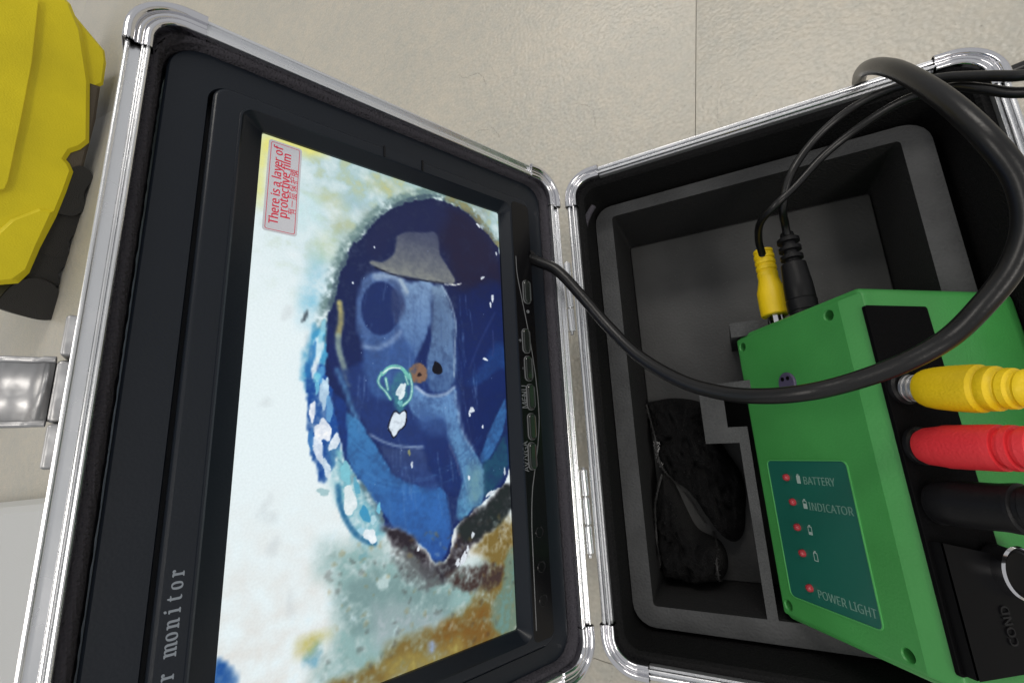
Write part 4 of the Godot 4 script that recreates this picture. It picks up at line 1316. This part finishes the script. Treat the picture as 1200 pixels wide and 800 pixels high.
# ==================================================================== cables and plugs
func build_cables() -> void:
	var pts := [Vector3(-0.0108, 0.0150, 0.0420), Vector3(-0.0068, 0.0158, 0.0450), Vector3(0.0009, 0.0159, 0.0503), Vector3(0.0098, 0.0154, 0.0624), Vector3(0.0202, 0.0157, 0.0779), Vector3(0.0304, 0.0190, 0.0904), Vector3(0.0437, 0.0247, 0.1009), Vector3(0.0555, 0.0302, 0.1061), Vector3(0.0658, 0.0361, 0.1081), Vector3(0.0750, 0.0407, 0.1081), Vector3(0.0837, 0.0425, 0.1065), Vector3(0.0932, 0.0455, 0.1034), Vector3(0.1008, 0.0473, 0.0993), Vector3(0.1062, 0.0506, 0.0938), Vector3(0.1111, 0.0532, 0.0872), Vector3(0.1138, 0.0561, 0.0793), Vector3(0.1135, 0.0584, 0.0706), Vector3(0.1108, 0.0596, 0.0617), Vector3(0.1082, 0.0569, 0.0499), Vector3(0.1067, 0.0504, 0.0377), Vector3(0.1065, 0.0408, 0.0259), Vector3(0.1083, 0.0250, 0.0126), Vector3(0.1147, -0.0023, -0.0053), Vector3(0.1190, -0.0200, -0.0135), Vector3(0.1300, -0.0640, -0.0230), Vector3(0.1480, -0.0724, -0.0260), Vector3(0.2000, -0.0726, -0.0330), Vector3(0.2900, -0.0726, -0.0500)]
	var st := mb()
	tube(st, curve_points(pts, 0.0015), 0.0022, -1, 20)
	tag(obj("thick_cable", done(st), M.cable), "thick black cable looping from the monitor over the green box", "cable")
	var a := [Vector3(0.0843, -0.0092, 0.0487), Vector3(0.0838, -0.0060, 0.0440), Vector3(0.0830, 0.0020, 0.0400), Vector3(0.0864, 0.0051, 0.0305), Vector3(0.0950, 0.0046, 0.0198), Vector3(0.1058, 0.0066, 0.0134), Vector3(0.1156, 0.0120, 0.0137), Vector3(0.1246, 0.0178, 0.0185), Vector3(0.1318, 0.0238, 0.0261), Vector3(0.1358, 0.0275, 0.0309), Vector3(0.1480, 0.0330, 0.0372), Vector3(0.1700, 0.0300, 0.0400), Vector3(0.2000, 0.0000, 0.0420), Vector3(0.2200, -0.0600, 0.0440), Vector3(0.2500, -0.0735, 0.0460)]
	st = mb()
	tube(st, curve_points(a, 0.0015), 0.00135, -1, 14)
	tag(obj("thin_cable", done(st), M.cable), "thin black cable rising from the black round plug", "cable", "thin cables in the case")
	var b := [Vector3(0.0762, -0.0183, 0.0493), Vector3(0.0752, -0.0120, 0.0450), Vector3(0.0760, -0.0020, 0.0420), Vector3(0.0808, 0.0040, 0.0395), Vector3(0.0870, 0.0040, 0.0347), Vector3(0.0976, 0.0036, 0.0253), Vector3(0.1077, 0.0055, 0.0200), Vector3(0.1186, 0.0110, 0.0182), Vector3(0.1276, 0.0170, 0.0222), Vector3(0.1307, 0.0210, 0.0274), Vector3(0.1360, 0.0240, 0.0335), Vector3(0.1480, 0.0290, 0.0400), Vector3(0.1700, 0.0260, 0.0440), Vector3(0.2000, -0.0030, 0.0470), Vector3(0.2200, -0.0600, 0.0490), Vector3(0.2500, -0.0735, 0.0510)]
	st = mb()
	tube(st, curve_points(b, 0.0015), 0.00135, -1, 14)
	tag(obj("thin_cable", done(st), M.cable), "thin black cable rising from the small yellow plug", "cable", "thin cables in the case")


func build_plugs() -> void:
	var X := box_xf()
	# two plugs pushed into the far end of the box
	var d := X.basis * Vector3(0, 0, -1)
	var py := X * Vector3(0.0415, 0.0100, 0.0)
	var t := thing("yellow_plug", "small yellow ribbed plug standing beside the black round plug", "plug", along(py, d), "yellow video plugs")
	var st := mb()
	for k in 4:      # slotted metal collar
		var a0 := k * TAU / 4 + 0.3
		for i in 5:
			var a := a0 + i * 0.24
			var b := a + 0.24
			for rr in [0.0031, 0.0026]:
				quad(st, Vector3(cos(a) * rr, 0, sin(a) * rr), Vector3(cos(b) * rr, 0, sin(b) * rr), Vector3(cos(b) * rr, 0.0062, sin(b) * rr), Vector3(cos(a) * rr, 0.0062, sin(a) * rr), rr < 0.003)
	obj("metal_collar", done(st), M.chrome, t)
	st = mb()
	lathe(st, [[0.0, 0.0050], [0.0046, 0.0050], [0.0050, 0.0054], [0.0051, 0.0090], [0.0050, 0.0150], [0.0040, 0.0185], [0.0036, 0.0205], [0.0036, 0.0216]], 28)
	obj("plug_body", done(st), M.yellow, t)
	st = mb()
	var rib := [[0.0036, 0.0216]]
	for k in 4:
		var y := 0.0218 + k * 0.0025
		rib += [[0.0037, y], [0.0037, y + 0.0013], [0.0034, y + 0.0016], [0.0033, y + 0.0021]]
	rib += [[0.0036, 0.0319], [0.0035, 0.0328], [0.0014, 0.0334], [0.0, 0.0334]]
	lathe(st, rib, 28)
	obj("strain_relief", done(st), M.yellow, t)

	var pk := X * Vector3(0.0278, 0.0092, 0.0)
	t = thing("black_plug", "black round plug beside the small yellow plug", "plug", along(pk, d))
	st = mb()
	lathe(st, [[0.0043, 0.0], [0.0045, 0.0022], [0.0048, 0.0024], [0.0049, 0.0062], [0.0046, 0.0066], [0.0048, 0.0070], [0.0047, 0.0120], [0.0040, 0.0205], [0.0028, 0.0212]], 28)
	obj("plug_body", done(st), M.black_plastic, t)
	st = mb()
	rib = [[0.0024, 0.0205]]
	for k in 3:
		var y := 0.0222 + k * 0.0034
		rib += [[0.0024, y], [0.0037, y + 0.0002], [0.0037, y + 0.0016], [0.0024, y + 0.0018]]
	rib += [[0.0022, 0.0330], [0.0014, 0.0338], [0.0, 0.0338]]
	lathe(st, rib, 24)
	obj("strain_relief", done(st), M.black_plastic, t)

	# three plugs standing on the connector panel
	var specs := [["yellow_plug", "fat yellow plug lying over the connector panel of the green box", "yellow video plugs", Vector3(-0.0010, 0.0062, 0.0300), Vector3(-1, 0.04, 0.16), M.yellow, 0], ["red_plug", "red ribbed plug between the fat yellow plug and a black plug", "", Vector3(-0.0010, 0.0052, 0.0455), Vector3(-1, 0.06, 0.05), M.red, 1], ["black_plug", "black barrel plug between the red plug and the switch block", "", Vector3(-0.0010, 0.0070, 0.0596), Vector3(-1, 0.05, 0.0), M.black_plastic, 2]]
	for s in specs:
		var dir: Vector3 = X.basis * (s[4] as Vector3).normalized()
		t = thing(s[0], s[1], "plug", along(X * (s[3] as Vector3), dir), s[2])
		if s[6] == 0:
			st = mb()
			lathe(st, [[0.0036, 0.0016], [0.0036, 0.0022], [0.0033, 0.0024], [0.0036, 0.0027], [0.0036, 0.0034], [0.0033, 0.0036], [0.0036, 0.0040], [0.0035, 0.0060], [0.0, 0.0060]], 28)
			obj("metal_collar", done(st), M.worn, t)
		st = mb()
		var end := 0.026
		if s[6] == 0:
			lathe(st, [[0.0, 0.0046], [0.0034, 0.0046], [0.0044, 0.0052], [0.0050, 0.0064], [0.0054, 0.0085], [0.0057, 0.0120], [0.0058, 0.0160], [0.0057, 0.0176], [0.0050, 0.0186]], 32)
			obj("plug_body", done(st), s[5], t)
			st = mb()
			lathe(st, [[0.0050, 0.0186], [0.0053, 0.0192], [0.0052, 0.0206], [0.0045, 0.0213], [0.0043, 0.0218], [0.0047, 0.0224], [0.0046, 0.0236], [0.0040, 0.0242], [0.0039, 0.0247], [0.0043, 0.0253], [0.0041, 0.0264], [0.0036, 0.0270], [0.0035, 0.0275], [0.0038, 0.0281], [0.0036, 0.0292], [0.0022, 0.0300], [0.0, 0.0300]], 32)
			end = 0.0295
		elif s[6] == 1:
			lathe(st, [[0.0, 0.0012], [0.0028, 0.0012], [0.0040, 0.0019], [0.0047, 0.0034], [0.0050, 0.0062], [0.0051, 0.0070], [0.0053, 0.0078], [0.0053, 0.0170]], 32)
			obj("plug_body", done(st), s[5], t)
			st = mb()
			lathe(st, [[0.0053, 0.0170], [0.0052, 0.0184], [0.0042, 0.0186], [0.0042, 0.0197], [0.0051, 0.0199], [0.0050, 0.0211], [0.0041, 0.0213], [0.0041, 0.0222], [0.0048, 0.0224], [0.0046, 0.0240], [0.0030, 0.0250], [0.0, 0.0250]], 32)
			end = 0.0245
		else:
			lathe(st, [[0.0048, 0.0008], [0.0052, 0.0014], [0.0055, 0.0060], [0.0053, 0.0140], [0.0055, 0.0168]], 32)
			obj("plug_body", done(st), s[5], t)
			st = mb()
			lathe(st, [[0.0055, 0.0168], [0.0055, 0.0176], [0.0048, 0.0180], [0.0048, 0.0188], [0.0053, 0.0192], [0.0050, 0.0240], [0.0036, 0.0260], [0.0, 0.0262]], 32)
			end = 0.0255
		obj("strain_relief", done(st), s[5], t)
		st = mb()
		var p := []
		for q in [[0.0, 0.0], [0.010, 0.0], [0.020, 0.005], [0.030, 0.018], [0.034, 0.036], [0.030, 0.070], [0.024, 0.11], [0.018, 0.15], [0.015, 0.20], [0.015, 0.26]]:
			var w := t.transform * Vector3(0, end, 0) + dir * (q[0] as float) + Vector3(q[1] * 0.9, -maxf(0, q[1] - 0.012) * 1.05, q[1] * 0.25)
			w.y = maxf(w.y, FLOOR + 0.0022)
			p.append(w)
		var inv := t.transform.affine_inverse()
		p = p.map(func(v): return inv * v)
		tube(st, curve_points(p, 0.002), 0.0021, -1, 14)
		obj("plug_cable", done(st), s[5] if s[6] < 2 else M.cable, t)


# ==================================================================== the black pouch in the left pocket
func build_pouch() -> void:
	var at := Vector3(0.0378, -0.0586, 0.1445)
	var t := thing("cloth_pouch", "crumpled black velvet pouch lying in the left foam pocket", "pouch", Transform3D(Basis(), at))
	var n := FastNoiseLite.new()
	n.seed = 17
	n.frequency = 55.0
	n.fractal_octaves = 3
	# two slack folds of cloth, each a lumpy cushion over its outline (millimetres in the case)
	var folds := [
		[[[18.6, 101.5], [33, 100.6], [46.5, 106], [50.5, 123.5], [56.6, 138], [56.0, 152], [50, 166], [40, 156], [34, 145], [28, 140], [22.5, 131], [19.5, 114]], 0.0215, 0.0],
		[[[23.5, 134], [28, 144], [31.0, 153], [35, 161.5], [44, 167], [45, 178], [38, 182.6], [28, 182.8], [19.5, 180], [18.6, 168], [18.6, 152], [20, 142]], 0.0300, 4.0]]
	var tops := []
	for fo in folds:
		var o := PackedVector2Array()
		for v in curve_points((fo[0] + [fo[0][0]]).map(func(p): return Vector3(p[0], 0, p[1]) * 0.001), 0.0006):
			o.append(Vector2(v.x - at.x, v.z - at.z))
		var c := Vector2.ZERO
		for v in o:
			c += v / o.size()
		var st := mb()
		st.set_smooth_group(1)
		var rows := []
		var R := 34
		for k in R + 1:
			var r := float(k) / R
			var row := []
			for v in o:
				var p := c + (v - c) * (r ** 0.75)
				var e := sqrt(maxf(0.0, 1.0 - pow(r, 2.6)))
				var w := n.get_noise_2d(p.x + fo[2], p.y * 0.7) * 0.007 + n.get_noise_2d(p.x * 2.6, p.y * 2.6 + fo[2]) * 0.003 - absf(n.get_noise_2d(p.x * 1.6 + 9.0, p.y * 0.8 + fo[2])) * 0.011
				row.append(Vector3(p.x, maxf(fo[1] * e + w * e - 0.0004, -0.0004), p.y))
			rows.append(row)
		for k in R:
			for i in o.size():
				var m := (i + 1) % o.size()
				quad(st, rows[k][i], rows[k][m], rows[k + 1][m], rows[k + 1][i], true)
		obj("cloth_fold", done(st), M.velvet, t)
		tops.append(rows)
	var surf := func(x: float, z: float) -> Vector3:      # the highest cloth near a place, millimetres in the case
		var q := Vector2(x * 0.001 - at.x, z * 0.001 - at.z)
		var y := 0.0
		for rows in tops:
			for row in rows:
				for v in row:
					if Vector2(v.x, v.z).distance_squared_to(q) < 0.0000012:
						y = maxf(y, v.y)
		return Vector3(q.x, y + 0.0003, q.y)
	var st := mb()
	for path in [[[18.8, 103], [20.5, 112], [22.4, 120], [22.6, 127], [24, 134], [28.5, 142], [33, 149], [37, 156], [41, 163], [42.5, 171], [42, 179]], [[23.5, 136], [21.8, 142], [19.8, 149], [19.2, 156], [18.9, 164], [19.3, 174]]]:
		var line := []
		for p in path:
			line.append(surf.call(p[0] + rng.randf_range(-0.5, 0.5), p[1]))
		st = mb()
		tube(st, curve_points(line, 0.0010), 0.00050, 0.00035, 8)
		obj("seam", done(st), M.velvet_seam, t)
		st = mb()     # stray fibres along the seam
		var cp := curve_points(line, 0.0003)
		for k in cp.size():
			var d := Vector3(rng.randf_range(-1, 1), rng.randf_range(-0.1, 0.7), rng.randf_range(-1, 1)).normalized() * rng.randf_range(0.0005, 0.0016)
			tube(st, PackedVector3Array([cp[k], cp[k] + d * 0.5 + Vector3(0, 0.0001, 0), cp[k] + d]), 0.00010, 0.00006, 4)
		var fb := obj("fibres", done(st), M.velvet_seam, t)
		fb.set_meta("kind", "stuff")
	# pale lint caught on the seam, and dust
	st = mb()
	for k in 60:
		var f := rng.randf()
		var b: Vector3 = surf.call(22.0 + rng.randf_range(-1.2, 1.6) + sin(f * 7.0) * 0.9, 121.0 + f * 11.0)
		var dirv := Vector3(rng.randf_range(-1, 1), rng.randf_range(-0.1, 0.5), rng.randf_range(-1.6, 1.6)).normalized() * rng.randf_range(0.0005, 0.0014)
		tube(st, PackedVector3Array([b - dirv, b + Vector3(rng.randf_range(-0.0003, 0.0003), 0.0005, 0), b + dirv]), 0.00016, 0.00007, 5)
	for b in [[22.3, 121.5, 0.0010], [21.6, 130.5, 0.0008], [22.0, 132.0, 0.0007]]:
		for k in 14:
			var d := Vector3(rng.randfn(), rng.randfn(), rng.randfn()).normalized() * (b[2] as float)
			var p: Vector3 = surf.call(b[0], b[1])
			tube(st, PackedVector3Array([p - d, p + Vector3(rng.randfn(), 1, rng.randfn()) * 0.0003, p + d]), 0.00028, 0.00012, 5)
	var lt := obj("lint", done(st), M.lint, t)
	lt.set_meta("kind", "stuff")
	st = mb()
	for k in 60:
		var b: Vector3 = surf.call(rng.randf_range(19, 52), rng.randf_range(104, 180))
		if b.y > 0.002:
			add_box(st, b, Vector3.ONE * rng.randf_range(0.00008, 0.00022), Basis(Vector3(1, 1, 0).normalized(), rng.randf() * 3))
	lt = obj("dust", done(st), M.velvet_seam, t)
	lt.set_meta("kind", "stuff")


# ==================================================================== things round about
func build_surroundings() -> void:
	# yellow housing standing on the floor behind the lid; e runs along its face, h upwards (millimetres)
	var nrm := Vector3(0.96673203, 0, 0.25579128)
	var e := Vector3(0.25579128, 0, -0.96673203)
	var at := Vector3(-0.89847, FLOOR, -0.13708) + nrm * 0.10
	var t := thing("equipment_housing", "yellow plastic equipment housing on black feet behind the lid", "equipment", Transform3D(Basis(e, nrm, e.cross(nrm)), at))
	# local axes: x along the face, y out of the face, z down
	var cut := func(pts: Array) -> PackedVector2Array:
		var out := PackedVector2Array()
		for p in pts:
			out.append(Vector2(p[0], -p[1]) * 0.001)
		return out
	var k := 0.90
	var S := func(pts: Array) -> Array:
		var out := []
		for p in pts:
			out.append([p[0] * k + 8, p[1] * k + 37])
		return out
	var st := mb()
	plate(st, cut.call(S.call([[-30, 70], [-6, 34], [6, 6], [25, -2], [67.8, -5.5], [121, -12.6], [166.4, -15.6], [201.3, -16.7], [212, -10], [216, -5], [229.2, -7.6], [240.6, -17.1], [257.2, -24.6], [349.4, -6], [421.5, 19.2], [452.2, 39.4], [470, 80], [455, 170], [380, 250], [120, 260], [-30, 200]])), -0.16, 0.0, 0.006)
	obj("main_shell", done(st), M.yellow_shell, t)
	st = mb()
	plate(st, cut.call(S.call([[445, 30], [418, -14], [400, -20], [363, -24], [340, -10], [330, 60], [460, 90]])), -0.12, -0.012, 0.004)
	obj("rear_shell", done(st), M.yellow_shell, t)
	st = mb()
	plate(st, cut.call(S.call([[400, 112], [428, 99], [424, 74], [330, 62], [248, 56], [150, 50], [137, 51], [126, 62], [122, 120], [140, 200], [380, 205]])), -0.002, 0.010, 0.007)
	obj("raised_panel", done(st), M.yellow_shell, t)
	st = mb()
	plate(st, cut.call(S.call([[40, 56], [98, 34], [126, 10], [129, -6], [67.8, 0], [28, 3], [8, 14], [-4, 40], [4, 70]])), -0.002, 0.004, 0.003)
	obj("lower_panel", done(st), M.yellow_shell, t)
	st = mb()
	plate(st, cut.call(S.call([[352, -4], [356, -20], [300, -26], [138, -30], [128, -8], [201, 0]])), -0.10, -0.008, 0.004)
	obj("rubber_skirt", done(st), M.rubber_brown, t)
	for q in [[[64, 6], [96, -2], [122, -2], [141, -16], [139, -40], [112, -41], [90, -37], [70, -40], [58, -26]], [[24, 8], [48, -4], [76, -2], [84, -20], [74, -40], [52, -41], [34, -36], [16, -40], [6, -16]], [[-36, 24], [4, 10], [20, -10], [14, -36], [-8, -41], [-40, -41]], [[130, -4], [190, -10], [216, -22], [208, -40], [176, -36], [150, -41], [132, -30]]]:
		var o := PackedVector2Array()
		for v in curve_points(Array(cut.call(S.call(q + [q[0]]))).map(func(w): return Vector3(w.x, 0, minf(w.y, 0.0)) + Vector3(rng.randf_range(-1, 1), 0, 0) * 0.002), 0.004):
			o.append(Vector2(v.x, minf(v.z, 0.0)))
		st = mb()
		plate(st, o, -0.07, -0.003 - 0.012 * rng.randf(), 0.004)
		obj("foot", done(st), M.rubber, t)
	# low white block beyond the lid
	var w := thing("white_block", "low white painted block on the floor past the lid", "block", Transform3D(Basis(Vector3.UP, deg_to_rad(3.4)), Vector3(-0.50, FLOOR, 0.148)))
	st = mb()
	loft(st, [ring(-0.55, 0.26, 0.0, 0.5, 0.006, 0.0002), ring(-0.55, 0.26, 0.0, 0.5, 0.006, 0.030), ring(-0.545, 0.255, 0.006, 0.495, 0.006, 0.038), ring(-0.54, 0.25, 0.013, 0.49, 0.006, 0.041)], false, true)
	obj("block_body", done(st), M.white_paint, w)
